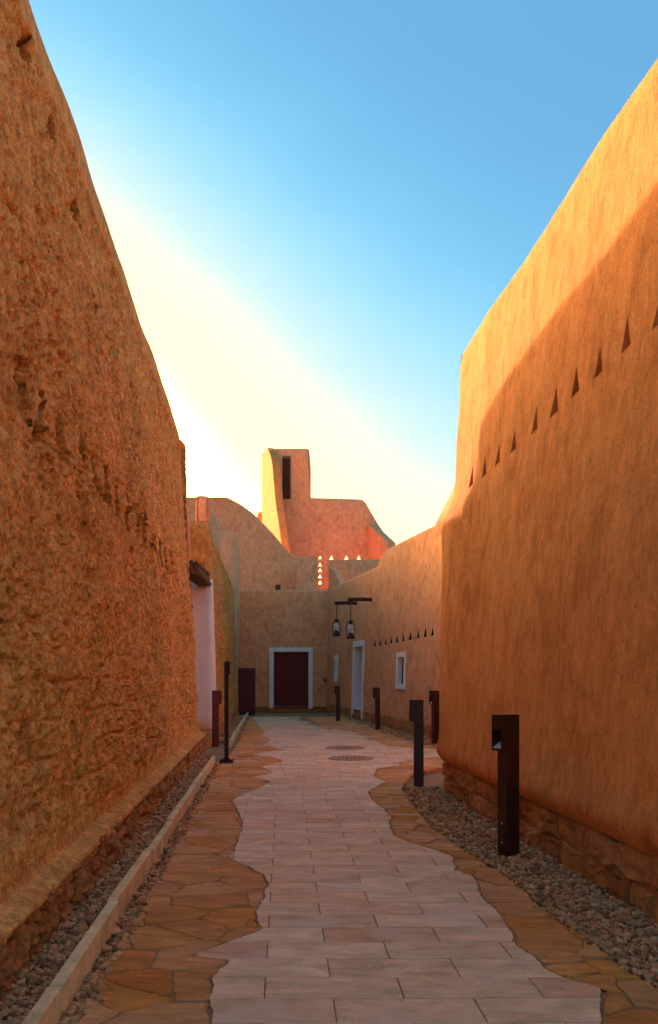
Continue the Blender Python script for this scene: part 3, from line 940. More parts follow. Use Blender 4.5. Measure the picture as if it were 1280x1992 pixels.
# gravel -------------------------------------------------------------
ICO_V = None
def gravel(name, label, lo, hi, y0, y1, dens, seed, base=-0.03):
    rs = np.random.RandomState(seed)
    bm = bmesh.new(); bmesh.ops.create_icosphere(bm, subdivisions=1, radius=1.0)
    iv = np.array([v.co[:] for v in bm.verts]); it = np.array([[v.index for v in f.verts] for f in bm.faces]); bm.free()
    ys, xs = [], []
    ty = np.linspace(y0, y1, 300)
    wid = np.array([max(0, hi(y) - lo(y)) for y in ty])
    n = int(dens * np.trapezoid(wid, ty) if hasattr(np, 'trapezoid') else dens * np.trapz(wid, ty))
    cdf = np.cumsum(wid * (0.25 + np.clip(9.0 / np.maximum(ty, 2.5), 0, 3.0))); cdf /= cdf[-1]
    Y = np.interp(rs.rand(n), cdf, ty)
    Lo = np.interp(Y, ty, [lo(y) for y in ty]); Wd = np.interp(Y, ty, wid)
    X = Lo + rs.rand(n) * Wd
    X += np.where(rs.rand(n) < 0.03, rs.normal(0, 0.07, n), 0.0)
    rad = (0.008 + 0.019 * rs.rand(n) ** 2.0) * (1 + 0.03 * np.clip(Y - 6, 0, 12))
    sc = rad[:, None] * np.stack([rs.uniform(0.8, 1.45, n), rs.uniform(0.7, 1.25, n), rs.uniform(0.5, 0.85, n)], 1)
    Z = base + 0.012 + rs.rand(n) ** 1.5 * 0.03
    ang = rs.rand(n, 3) * 6.28
    ang[:, :2] = rs.normal(0, 0.35, (n, 2))
    v = iv[None] * sc[:, None, :] * (1 + rs.uniform(-0.28, 0.28, (n, len(iv), 1)))
    for ax, (i, j) in enumerate(((1, 2), (0, 2), (0, 1))):
        c, s = np.cos(ang[:, ax])[:, None], np.sin(ang[:, ax])[:, None]
        a, b = v[:, :, i].copy(), v[:, :, j].copy()
        v[:, :, i], v[:, :, j] = a * c - b * s, a * s + b * c
    v += np.stack([X, Y, Z], 1)[:, None, :]
    tri = (it[None] + (np.arange(n) * len(iv))[:, None, None]).reshape(-1, 3)
    me = bpy.data.meshes.new(name)
    me.vertices.add(n * len(iv)); me.vertices.foreach_set('co', v.reshape(-1))
    me.loops.add(tri.size); me.loops.foreach_set('vertex_index', tri.reshape(-1).astype(np.int32))
    me.polygons.add(len(tri)); me.polygons.foreach_set('loop_start', np.arange(0, tri.size, 3).astype(np.int32))
    at = me.attributes.new('tone', 'FLOAT', 'POINT')
    at.data.foreach_set('value', np.repeat(rs.rand(n), len(iv)).astype(np.float32))
    me.materials.append(GRAVEL)
    me.update(calc_edges=True); me.validate()
    o = bpy.data.objects.new(name, me); COL.objects.link(o)
    return tag(o, label, 'gravel', kind='stuff')
LW = lambda y: -1.12 - 0.080 * y              # plinth face of the rough wall
RW = lambda y: 2.20 - 0.088 * y               # plinth face of the smooth wall
def shbed(name, lo, hi, y0, y1, label):
    tag(sheet(name, lo, hi, y0, y1, -0.03, MORTAR, 60), label, 'ground', kind='structure')
gravel('gravel', 'loose grey gravel strip between the rough mud wall and the kerb', lambda y: LW(y) - 0.02, lambda y: kerbx(y) - 0.055, 2.9, 14.4, 3800, 1)
gravel('gravel', 'thin spill of grey gravel along the path side of the kerb', lambda y: kerbx(y) + 0.0, lambda y: kerbx(y) + 0.12, 2.9, 13.4, 1500, 2, -0.045)
gravel('gravel', 'broad strip of grey gravel at the foot of the smooth plastered wall', XG, lambda y: RW(y) + 0.07, 3.6, 10.3, 3600, 3)
gravel('gravel', 'strip of gravel at the foot of the lantern building', lambda y: float(XF(y)) - 0.05, lambda y: 5.38 - 0.168 * y, 15.6, 30.5, 900, 4)
gravel('gravel', 'gravel patch between the far kerb and the eroded wall past the white doorway', lambda y: -1.2 - 0.0715 * y, lambda y: kerbx(y) - 0.055, 17.8, 29.3, 900, 5)

# ================================================================== ROUGH MUD WALL (left)
def rough_disp(seed, hfun, smooth_top=0.42, niches=(), flare=0.0, amp=1.0, mask=None):
    def f(s, z):
        s = np.asarray(s, float); z = np.asarray(z, float)
        s, z = np.broadcast_arrays(s, z)
        d = 0.10 * (fbm(s * 0.7, z * 0.8, 0.0, seed, 3) - 0.5)
        dr = fbm(s * 5.5, z * 3.2, 0.0, seed + 3, 4)
        d = d + 0.055 * (dr - 0.5)
        l2 = fbm(s * 16, z * 10.5, 0.0, seed + 9, 3, 0.7)
        d = d + 0.055 * (l2 - 0.5)
        clus = 0.35 + 0.9 * sstep(0.42, 0.62, fbm(s * 1.6, z * 1.3, 0.0, seed + 27, 3))
        d = d - 0.040 * clus * sstep(0.70, 0.75, vn(s * 17, z * 11, 0.0, seed + 21))
        d = d - 0.030 * clus * sstep(0.66, 0.72, vn(s * 34 + 7, z * 24, 0.0, seed + 23))
        d = d + 0.022 * (vn(s * 46, z * 40, 0.0, seed + 31) - 0.5)
        # eroded mud-brick courses low on the wall
        low = sstep(2.0, 0.7, z)
        crs = np.abs(((z + 0.05 * (fbm(s * 1.3, z * 0.5, 0, seed + 50, 2) - 0.5) * 2) / 0.23) % 1.0 - 0.5)
        d = d - 0.045 * low * sstep(0.40, 0.5, crs) * sstep(0.42, 0.62, fbm(s * 1.6, z * 3, 0, seed + 51, 2))
        d = d + 0.05 * low * (fbm(s * 2.4, z * 4.5, 0, seed + 53, 3) - 0.5) * 2
        d = d * amp
        for (sc, zb_, zt_, w, dep) in niches:
            k = np.clip((zt_ - z) / (zt_ - zb_), 0, 1)
            hw = w / 2 * (0.30 + 0.70 * k)
            ed = 0.0
            m = sstep(hw + 0.006, hw - 0.016, np.abs(s - sc + ed)) * sstep(zb_ - 0.012, zb_ + 0.02, z) * sstep(zt_ + 0.02, zt_ - 0.03, z)
            d = d - dep * m
        hh = hfun(s)
        top = sstep(hh - smooth_top - 0.05 + 0.12 * (dr - 0.5), hh - smooth_top + 0.02 + 0.12 * (dr - 0.5), z)
        smooth = 0.035 + 0.03 * (fbm(s * 1.2, z, 0, seed + 60, 2) - 0.5) + 0.005 * (l2 - 0.5)
        d = d * (1 - top) + smooth * top
        if flare:
            d = d * (0.06 + 0.94 * sstep(0.33, 0.62, z))
            d = d + (0.009 * (vn(s * 26, z * 34, 0.0, seed + 71) - 0.5) + 0.012 * (vn(s * 11, z * 16, 0.0, seed + 72) - 0.5)) * sstep(0.62, 0.36, z)
            d = d + flare * (0.72 + 0.56 * fbm(s * 2.3, z * 0 + 1.0, 0.0, seed + 73, 3)) * np.exp(-((np.maximum(z, 0.28) - 0.28) / 0.045) ** 1.6)
        if mask is not None:
            m = mask(s, z); d = d * m + (1 - m) * 0.012 * (dr - 0.5)
        return d
    return f

lw_pts = [(-7.0, 0.6), (-1.284, 0.8), (-2.5, 16.0), (-7.0, 16.25)]
stepL = lambda p: (0.3 if p[1] < 2.2 else max(0.010, 0.0030 * p[1])) if p[0] > -2.6 else 0.15
HL = 6.08
tmp = Wall(lw_pts, HL, 0.22, 0.1, batter=0.068, zb=0.28)
tmp.front_range = (6.0, 20.8)
SL = lambda y: tmp.s_at_y(y)
nich = []
for px in (50, 88, 122, 156, 182, 207, 228, 247, 266, 280, 292, 303, 313, 322, 330, 338):
    r_ = (640 - px) / 1600.0
    y = 1.42 / (r_ - 0.08)
    nich.append((SL(y), 2.94 + random.uniform(-.03, .03), 3.30 + random.uniform(-.06, .05), random.uniform(0.27, 0.35), random.uniform(0.30, 0.40)))
for px, py, zz, w in ((62, 125, 0, 0.23), (113, 272, 0, 0.20), (157, 440, 0, 0.23), (182, 606, 0, 0.17)):
    r_ = (640 - px) / 1600.0
    y = 1.56 / (r_ - 0.0775)
    z0 = CAMZ + (HY - py) * y / F
    nich.append((SL(y), z0, z0 + w * 0.95, w, 0.46))
hl = lambda s: np.full_like(np.asarray(s, float), HL)
def hl_top(s, x, y):
    d = 0.04 * math.sin(y * 1.1) + 0.03 * math.sin(y * 2.7 + 1)
    return HL + d - 0.25 * float(sstep(15.3, 16.1, y)) - 0.3 * float(sstep(-2.6, -3.2, x)) * float(sstep(10, 15, y))
left_wall = Wall(lw_pts, hl_top, 0.22, stepL, t=0.55, batter=0.068, zb=0.28, cap=0.16,
                 disp=rough_disp(5, hl, 0.40, nich, flare=0.001), zin=0.0)
def niche_t(s, z):
    s = np.asarray(s, float); z = np.asarray(z, float); t = 0.0 * s
    for (sc, zb_, zt_, w, dep) in nich:
        k = np.clip((zt_ - z) / (zt_ - zb_), 0, 1)
        hw = w / 2 * (0.30 + 0.70 * k)
        t = t + 0.55 * dep * sstep(hw + 0.006, hw - 0.016, np.abs(s - sc)) * sstep(zb_ - 0.012, zb_ + 0.02, z) * sstep(zt_ + 0.02, zt_ - 0.03, z)
    return t
left_wall.tdisp = niche_t
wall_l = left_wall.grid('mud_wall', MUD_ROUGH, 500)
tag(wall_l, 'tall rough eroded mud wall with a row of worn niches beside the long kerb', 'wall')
# mortar core and stones of the plinth
def lev(s, z, off):
    y = s
    return (LW(y) + off - 0.02 * z, y, z)
V = [lev(y, z, o) for y in (2.4, 16.0) for z in (-0.06, 0.20) for o in (-0.06, -0.5)]
mesh_obj('plinth_core', V, [(0, 2, 6, 4), (2, 3, 7, 6), (4, 6, 7, 5), (0, 1, 3, 2), (1, 5, 7, 3)], MORTAR, wall_l)
V, Fc = [], []
LEDGE = ((0.012, 0.262), (0.014, 0.285), (0.004, 0.302), (-0.03, 0.312), (-0.07, 0.322), (-0.11, 0.338), (-0.15, 0.375), (-0.21, 0.43))
ly = np.arange(2.4, 16.05, 0.03)
for i, y in enumerate(ly):
    for j, (o, z) in enumerate(LEDGE):
        k = 0.020 * mnoise.noise((y * 5.0, j * 0.7, 1.0)) + 0.012 * mnoise.noise((y * 17.0, j * 1.9, 2.0))
        V.append((LW(y) + o + k * 0.8, y, z + k * (0.6 if j > 1 else 0.3)))
        if i and j:
            n_ = len(LEDGE); q0 = (i - 1) * n_ + j - 1; q1 = i * n_ + j - 1
            Fc.append((q0, q1, q1 + 1, q0 + 1))
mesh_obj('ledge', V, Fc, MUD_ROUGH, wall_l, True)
rubble(wall_l, lev, 2.6, 16.0, -0.04, 0.30, 0.19, 3, 0.12, 41, jit=0.022)

# ================================================================== SMOOTH WALL (right)
rw_pts = [(5.5, 10.9), (1.30, 10.25), (2.13, 0.8), (7.0, 0.6)]
def rw_h(s, x, y):
    return 5.36 + 0.03 * math.sin(y * 0.9) + 0.02 * math.sin(y * 2.3)
RWALL = Wall(rw_pts, rw_h, 0.34, 0.12, t=0.5, batter=0.062, zb=0.375, cap=0.13)
SC = None
xx, yy = RWALL.Pn[:, 0], RWALL.Pn[:, 1]
SC = float(RWALL.S[np.argmin(xx - 0.05 * yy)])       # arc position of the corner
RWALL.front_range = (SC, SC + 9.2)
sf = soft(8, 0.035, 0.45, 0.5, 0.012)
def rw_disp(s, z):
    s = np.asarray(s, float); z = np.asarray(z, float)
    near = sstep(1.7, 0.2, np.abs(s - SC))
    bulge = 0.045 * np.clip(z - 0.375, 0, 2.8) * sstep(3.62, 3.22, z) + 0.0 * s
    lip = -0.05 * np.exp(-((z - 0.375) / 0.05) ** 2) + 0.03 * np.exp(-((z - 0.50) / 0.10) ** 2)
    return sf(s, z) + near * bulge + lip
RWALL.disp = rw_disp
holes = []
for px in (1278, 1212, 1160, 1113, 1072, 1034, 995, 964, 938, 915):
    r_ = (px - 640) / 1600.0
    y = 2.37 / (r_ + 0.088)
    holes.append(tri_hole(RWALL.s_at_y(y), 3.50 + random.uniform(-.015, .015), 0.165 * random.uniform(.88, 1.12), 0.215 * random.uniform(.9, 1.1), 0.45))
wall_r = RWALL.cdt('mud_wall', [MUD_RIGHT, DARK], 0.085, holes)
tag(wall_r, 'tall smooth plastered mud wall with a row of triangular holes above the gravel', 'wall')
def rev(s, z, off):
    x, y = RWALL.at(s)
    nx = float(np.interp(s, RWALL.S, RWALL.N[:, 0])); ny = float(np.interp(s, RWALL.S, RWALL.N[:, 1]))
    return (float(x) + nx * (off - 0.06), float(y) + ny * (off - 0.06), z)
s_end = RWALL.s_at_y(2.6)
rubble(wall_r, rev, SC - 2.0, s_end, -0.04, 0.385, 0.34, 2, 0.10, 42, jit=0.055)
ss = np.arange(SC - 2.2, RWALL.S[-1] - 0.2, 0.15)
V, Fc = [], []
for i, s in enumerate(ss):
    V += [rev(s, -0.06, -0.03), rev(s, 0.42, -0.03)]
    if i: Fc.append((2 * i - 2, 2 * i, 2 * i + 1, 2 * i - 1))
mesh_obj('plinth_core', V, Fc, MORTAR, wall_r)

# ================================================================== DOORWAY BUILDING (left, beyond the rough wall)
door_b = empty('mud_house', (-2.9, 18.0, 0))
tag(door_b, 'eroded mud house with white door jamb and log lintel past the rough wall', 'house')
bay = Wall([(-2.86, 15.6), (-2.92, 18.3)], 4.9, 0.1, 0.2, t=0.3, batter=0.03, cap=0.12, disp=soft(3, 0.01))
sb = lambda y: y - 15.6
bay.cdt('wall', [MUD_PINK, WHITE, DARK], 0.15, [rect_hole(sb(16.45), sb(17.85), 0.25, 3.45, 0.10, 1, 2)], door_b)
bay.box('door', sb(16.5), sb(17.80), 0.27, 3.40, -0.10, -0.05, DOORWOOD, door_b, 0.004)
for z in (1.48, 2.83):
    bm = bmesh.new(); x, y, _ = bay.ev(sb(17.0), z, 0, False)
    add_tube(bm, [(x - 0.1, y, z), (x + 0.10, y, z), (x + 0.16, y, z)], [0.05, 0.06, 0.03], 10)
    bm_obj('wooden_peg', bm, BEAMWOOD, door_b)
hw2 = lambda s: np.full_like(np.asarray(s, float), 4.62)
p2 = [(-6.0, 18.0), (-2.46, 17.95), (-3.32, 29.8)]
w2 = Wall(p2, 4.62, 0.2, 0.05, t=0.5, batter=0.03, cap=0.14, zb=0.05)
S2C = float(w2.S[np.argmax(w2.Pn[:, 0] - 0.0 * w2.Pn[:, 1])])
def h2(s, x, y):
    return 4.62 + 0.25 * float(sstep(18.6, 18.1, y)) + 0.05 * math.sin(y * 1.3)
w2 = Wall(p2, h2, 0.2, lambda p: 0.05 if p[1] > 18.05 else 0.08, t=0.5, batter=0.03, cap=0.16, zb=0.05)
def m2(s, z): return sstep(S2C + 0.12, S2C + 0.4, s)
w2.disp = rough_disp(17, hw2, 0.25, mask=m2, amp=1.15)
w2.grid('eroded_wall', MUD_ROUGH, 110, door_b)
sj = float(w2.S[-1])
# white painted reveal on the end of the eroded wall, facing the alley mouth
ssj = [i for i in range(len(w2.S)) if w2.S[i] <= S2C + 0.05 and w2.S[i] > S2C - 1.1]
V, Fc = [], []
zs = np.linspace(0.24, 3.52, 14)
for i, k in enumerate(ssj):
    for z in zs:
        V.append(tuple(w2.ev(w2.S[k], z, 0.018, True)))
    if i:
        for j in range(len(zs) - 1):
            a = (i - 1) * len(zs) + j; b = i * len(zs) + j
            Fc.append((a, b, b + 1, a + 1))
jb = mesh_obj('door_jamb', V, Fc, WHITE, door_b, True)
sd = jb.modifiers.new('thickness', 'SOLIDIFY'); sd.thickness = 0.03; sd.offset = -1
for k, (x, z, r_) in enumerate(((-2.575, 3.42, 0.055), (-2.685, 3.43, 0.06), (-2.80, 3.42, 0.06), (-2.62, 3.525, 0.055), (-2.735, 3.535, 0.06), (-2.60, 3.62, 0.045), (-2.70, 3.635, 0.05))):
    bm = bmesh.new()
    pts = [(x - 0.05 * t + 0.004 * math.sin(5 * t + k), 16.15 + 1.95 * t, z + 0.005 * math.sin(4 * t + 2 * k)) for t in np.linspace(0, 1, 9)]
    add_tube(bm, pts, [r_ * (1 + 0.04 * math.sin(11 * t + k)) for t in np.linspace(0, 1, 9)], 12)
    bm_obj('lintel_log', bm, LOGWOOD, door_b, True)
box_obj('door_step', -3.0, -2.40, 16.35, 18.05, -0.05, 0.16, PLINTH, door_b, 0.02, 0.012)
for o in [c for c in door_b.children]: o.location = (-door_b.location.x, -door_b.location.y, 0)
def l2ev(s, z, off):
    return (-1.19 - 0.0715 * s + off + 0.045 - 0.02 * z - door_b.location.x, s - door_b.location.y, z)
rubble(door_b, l2ev, 18.1, 29.4, -0.04, 0.28, 0.36, 2, 0.12, 43)

def simple_wall(name, label, cat, pts, h, mat, rad=0.2, step=0.2, t=0.5, batter=0.03, cap=0.14, seed=1, res=0.3, holes=None, zb=0.0, amp=0.02, group=None, mats=None, zin=0.0):
    w = Wall(pts, h, rad, step, t, batter, zb, cap, soft(seed, amp), zin)
    hs = holes(w) if holes else []
    o = w.cdt(name, mats or [mat, mat], res, hs)
    if label: tag(o, label, cat, group)
    return o, w

# tall wall ends standing above the eroded house
simple_wall('parapet_wall', 'pale mud wall with a rounded end above the eroded house', 'wall',
            [(-9.0, 29.75), (-3.30, 29.75), (-3.55, 33.4)], 6.68, MUD_PALE, 0.22, 0.12, t=0.48, batter=0.012, cap=0.22, seed=21)
simple_wall('parapet_wall', 'slender pale mud pier standing up against the sky behind the rough wall', 'wall',
            [(-4.0, 24.4), (-3.84, 24.0), (-3.53, 24.0), (-3.70, 28.5)], 6.68, MUD_PALE, 0.08, 0.1, t=0.3, batter=0.008, cap=0.12, seed=22)

# ================================================================== END BUILDING with the maroon door
end_b = empty('mud_house', (-1.5, 32.9, 0))
tag(end_b, 'plain mud house with a white framed maroon door closing the alley', 'house')
EW = Wall([(-3.9, 32.95), (0.35, 32.85)], 4.87, 0.1, 0.2, t=0.5, batter=0.02, zb=0.16, cap=0.10, disp=soft(31, 0.015))
se = lambda x: x + 3.9
DX0, DX1, DZ = -2.22, -0.82, 2.36
def at_end(o):
    o.location = (-end_b.location.x, -end_b.location.y, 0); o.parent = end_b; return o
at_end(EW.cdt('wall', [MUD_PINK, WHITE, DARK], 0.25, [rect_hole(se(DX0), se(DX1), 0.17, DZ, 0.30, 1, 2)]))
for nm, a, b, c, d in (('frame_post', DX0 - 0.17, DX0, 0.10, DZ), ('frame_post', DX1, DX1 + 0.17, 0.10, DZ), ('frame_head', DX0 - 0.17, DX1 + 0.17, DZ + 0.003, DZ + 0.18)):
    at_end(EW.box(nm, se(a), se(b), c, d, -0.05, 0.035, WHITE, None, 0.012))
dr = at_end(EW.box('door', se(DX0) + 0.005, se(DX1) - 0.005, 0.17, DZ - 0.004, -0.22, -0.17, DOORWOOD, None, 0.003))
def on_door(nm, a, b, c, d, o0, o1, m=DOORWOOD, bev=0.006):
    o = EW.box(nm, se(a), se(b), c, d, o0, o1, m, None, bev); o.parent = dr; return o
w = DX1 - DX0
for i in range(2):
    l = DX0 + 0.01 + i * w / 2; r_ = l + w / 2 - 0.02
    for st in ((l, l + 0.10), (r_ - 0.10, r_)): on_door('stile', st[0], st[1], 0.18, DZ - 0.01, -0.17, -0.135)
    for zc in (0.18, 0.84, 1.50, 2.16): on_door('rail', l + 0.102, r_ - 0.102, zc, zc + 0.15, -0.17, -0.138)
    for zc in (0.36, 1.02, 1.68): on_door('panel', l + 0.14, r_ - 0.14, zc, zc + 0.45, -0.17, -0.152, bev=0.012)
bm = bmesh.new(); add_tube(bm, [(-1.45 + 0.07 * math.cos(t), 32.78, 1.98 + 0.07 * math.sin(t)) for t in np.linspace(0, 2 * math.pi, 15)], 0.012, 6)
kn = bm_obj('knocker', bm, METAL_BK, dr)
at_end(box_obj('door_sill', DX0 - 0.16, DX1 + 0.16, 32.72, 33.0, -0.04, 0.09, PLINTH, None, 0.015, 0.01))
def eev(s, z, off): return (s - 3.9 - end_b.location.x, 32.93 - off - end_b.location.y, z)
rubble(end_b, eev, 0.3, se(DX0) - 0.2, -0.04, 0.17, 0.4, 1, 0.1, 44)
rubble(end_b, eev, se(DX1) + 0.2, 4.0, -0.04, 0.17, 0.4, 1, 0.1, 45)
bm = bmesh.new()
for p in ((-3.9, 33.1, 4.3), (0.5, 33.1, 4.3), (0.5, 37.9, 4.3), (-3.9, 37.9, 4.3)): bm.verts.new((p[0] - end_b.location.x, p[1] - end_b.location.y, p[2]))
bm.faces.new(bm.verts); bm_obj('roof', bm, MUD_PALE, end_b)
bell = empty('door_bell', (-0.18, 32.8, 1.27)); tag(bell, 'small dark round bell push on the wall near the maroon door', 'bell')
bm = bmesh.new(); add_tube(bm, [(0, 0.10, 0), (0, -0.01, 0), (0, -0.03, 0)], [0.075, 0.075, 0.06], 16); bm_obj('plate', bm, METAL_BR, bell)
bm = bmesh.new(); add_tube(bm, [(0, -0.025, 0), (0, -0.05, 0)], [0.03, 0.022], 12); bm_obj('button', bm, ALU, bell)
cab = empty('cabinet', (-3.04, 30.5, 0)); tag(cab, 'tall dark maroon metal cabinet against the end of the alley', 'cabinet')
box_obj('body', -0.29, 0.29, -0.2, 0.25, 0.06, 1.66, METAL_RED, cab, 0.015)
box_obj('base', -0.27, 0.27, -0.17, 0.23, -0.06, 0.057, METAL_BK, cab, 0.005)
box_obj('door', -0.27, -0.003, -0.215, -0.203, 0.10, 1.62, METAL_RED, cab, 0.004)
box_obj('door', 0.003, 0.27, -0.215, -0.203, 0.10, 1.62, METAL_RED, cab, 0.004)
box_obj('handle', 0.02, 0.04, -0.235, -0.216, 0.80, 0.95, METAL_BK, cab, 0.003)
box_obj('lid', -0.30, 0.30, -0.22, 0.26, 1.663, 1.69, METAL_RED, cab, 0.006)

# ================================================================== LANTERN BUILDING (right, beyond the smooth wall)
lan_b = empty('mud_house', (2.0, 20.0, 0))
tag(lan_b, 'long mud house with white door and window frames and two lantern beams', 'house')
def lb_h(s, x, y):
    if y < 15.2: return 6.9
    return float(np.interp(y, [15.2, 15.9, 16.2, 16.6, 17.2, 18.2, 18.5, 19.3, 23.0, 23.7, 24.2, 33.2], [6.9, 6.9, 6.6, 5.9, 5.42, 4.98, 4.82, 4.86, 4.98, 4.86, 4.66, 4.88]))
LB = Wall([(1.2, 35.2), (-0.13, 32.6), (2.93, 14.4), (9.0, 13.4)], lb_h, [0.25, 0.3], 0.16, t=0.5, batter=0.028, zb=0.30, cap=0.13, disp=soft(41, 0.025))
LB.front_range = (2.9, 22.0)
sy = lambda y: LB.s_at_y(y)
H = []
tx = (728.6, 739.3, 750, 761, 772, 784, 798, 813, 827, 841)
for px in tx:
    r_ = (px - 640) / 1600.; y = 5.40 / (r_ + 0.168)
    H.append(tri_hole(sy(y), 2.30 - 0.006 * (y - 18), 0.25 * random.uniform(0.85, 1.15), 0.20 * random.uniform(.95, 1.2), 0.40, 2, 2))
H.append(tri_hole(sy(28.1), 2.24, 0.16, 0.18, 0.3, 2, 2))
for y, z in ((16.40, 5.9), (16.52, 5.58), (16.64, 5.27), (17.02, 5.02)):
    H.append(tri_hole(sy(y), z, 0.14, 0.20, 0.3, 2, 2))
DY0, DY1 = 27.1, 25.75
H.append(rect_hole(sy(DY0), sy(DY1), 0.302 + 0.03, 2.34, 0.45, 1, 2))
H.append(rect_hole(sy(21.32), sy(20.72), 1.19, 1.88, 0.085, 1, 2))
H.append(rect_hole(sy(30.62), sy(30.28), 1.31, 1.96, 0.08, 1, 2))
lbw = LB.cdt('wall', [MUD_PINK, WHITE, DARK], 0.22, H)
def at_lan(o): o.location = (-2.0, -20.0, 0); o.parent = lan_b; return o
at_lan(lbw)
def surround(nm, ya, yb, z0, z1, w, wt, wbot):
    a, b = sy(ya), sy(yb)
    at_lan(LB.box(nm + '_post', a - w, a - 0.002, z0, z1, -0.05, 0.03, WHITE, None, 0.008))
    at_lan(LB.box(nm + '_post', b + 0.002, b + w, z0, z1, -0.05, 0.03, WHITE, None, 0.008))
    at_lan(LB.box(nm + '_head', a - w, b + w, z1 + 0.002, z1 + wt, -0.05, 0.033, WHITE, None, 0.008))
    if wbot: at_lan(LB.box(nm + '_sill', a - w, b + w, z0 - wbot, z0 - 0.002, -0.05, 0.036, WHITE, None, 0.008))
surround('door_frame', DY0, DY1, 0.05, 2.34, 0.20, 0.19, 0)
surround('window_frame', 21.32, 20.72, 1.19, 1.88, 0.16, 0.13, 0.13)
surround('window_frame', 30.62, 30.28, 1.31, 1.96, 0.16, 0.22, 0.14)
at_lan(LB.box('door', sy(DY0) + 0.02, sy(DY1) - 0.02, 0.10, 2.33, -0.44, -0.40, DOORWOOD, None, 0.005))
at_lan(LB.box('door_step', sy(DY0) + 0.0, sy(DY1) - 0.0, -0.04, 0.16, -0.42, 0.05, PLINTH, None, 0.015))
def lbev(s, z, off):
    x, y = LB.at(s)
    nx = float(np.interp(s, LB.S, LB.N[:, 0])); ny = float(np.interp(s, LB.S, LB.N[:, 1]))
    return (float(x) + nx * (off + 0.01) - 2.0, float(y) + ny * (off + 0.01) - 20.0, z)
rubble(lan_b, lbev, sy(32.3), sy(DY0) - 0.22, -0.04, 0.30, 0.34, 1, 0.1, 46, jit=0.03)
rubble(lan_b, lbev, sy(DY1) + 0.22, sy(14.9), -0.04, 0.31, 0.34, 1, 0.1, 47, jit=0.03)
V, Fc = [], []
for i, s in enumerate(np.arange(0.3, LB.S[-1] - 0.3, 0.25)):
    a, b = lbev(s, -0.06, -0.04), lbev(s, 0.33, -0.04)
    V += [a, b]
    if i: Fc.append((2 * i - 2, 2 * i, 2 * i + 1, 2 * i - 1))
mesh_obj('plinth_core', V, Fc, MORTAR, lan_b)
def beam(ya, z, L):
    s = sy(ya)
    nx = float(np.interp(s, LB.S, LB.N[:, 0])); ny = float(np.interp(s, LB.S, LB.N[:, 1]))
    x, y, _ = LB.ev(s, z, 0, False)
    bm = bmesh.new()
    pts = [(x + nx * t - 2.0, y + ny * t - 20.0, z + 0.006 * math.sin(6 * t)) for t in np.linspace(-0.35, L, 10)]
    add_tube(bm, pts, [0.056 + 0.004 * math.sin(8 * t) for t in np.linspace(0, 3, 10)], 12)
    bm_obj('lantern_beam', bm, BEAMWOOD, lan_b, True)
    return x, y, nx, ny
bA = beam(27.0, 3.79, 0.74)
bB = beam(24.75, 3.70, 0.72)

def lantern(label, x, y, ztop, drop, rz):
    t = empty('storm_lantern', (x, y, ztop - drop - 0.57), rz)
    tag(t, label, 'lantern', 'storm lanterns hung from beams')
    bm = bmesh.new()
    add_lathe(bm, [(0.115, 0.0), (0.122, 0.015), (0.118, 0.085), (0.075, 0.105), (0.062, 0.16), (0.07, 0.165), (0.07, 0.175)], 20)
    bm_obj('fuel_tank', bm, METAL_BK, t, True)
    bm = bmesh.new()
    add_lathe(bm, [(0.066, 0.178), (0.092, 0.24), (0.098, 0.28), (0.088, 0.34), (0.066, 0.41), (0.05, 0.43)], 20)
    bm_obj('glass_globe', bm, GLASS, t, True)
    bm = bmesh.new()
    add_lathe(bm, [(0.052, 0.432), (0.045, 0.49), (0.105, 0.515), (0.11, 0.523), (0.04, 0.54), (0.036, 0.565), (0.012, 0.575)], 20)
    bm_obj('chimney_cap', bm, METAL_BK, t)
    for s in (-1, 1):
        bm = bmesh.new()
        add_tube(bm, [(s * 0.085, 0, 0.105), (s * 0.125, 0, 0.125), (s * 0.138, 0, 0.20), (s * 0.132, 0, 0.34), (s * 0.105, 0, 0.46), (s * 0.07, 0, 0.51)], 0.0125, 8)
        bm_obj('side_tube', bm, METAL_BK, t, True)
    bm = bmesh.new(); add_tube(bm, [(0.10 * math.cos(a), 0.10 * math.sin(a), 0.285) for a in np.linspace(0, 2 * math.pi, 17)], 0.006, 6)
    add_tube(bm, [(-0.136, 0, 0.285), (-0.10, 0, 0.285)], 0.006, 6); add_tube(bm, [(0.10, 0, 0.285), (0.136, 0, 0.285)], 0.006, 6)
    bm_obj('guard_wire', bm, METAL_BK, t)
    bm = bmesh.new(); add_tube(bm, [(0, 0, 0.20), (0, 0, 0.235), (0, 0, 0.30)], [0.02, 0.032, 0.008], 10); bm_obj('burner', bm, ALU, t)
    bm = bmesh.new(); add_tube(bm, [(0, 0, 0.57), (0.003, 0, 0.57 + drop * 0.5), (0, 0, 0.57 + drop)], 0.013, 6); bm_obj('cord', bm, CORD, t)
def under(b, px, z, drop, label, rz):
    x, y, nx, ny = b
    r_ = (px - 640) / 1600.
    t = (x - r_ * y) / (r_ * ny - nx)
    lantern(label, x + nx * t, y + ny * t, z, drop, rz)
under(bA, 654.5, 3.735, 0.46, 'black storm lantern with frosted globe, the farther one, above the narrow window', 0.3)
under(bB, 682.0, 3.645, 0.56, 'black storm lantern with frosted globe, the nearer one, above the white doorway', 0.2)

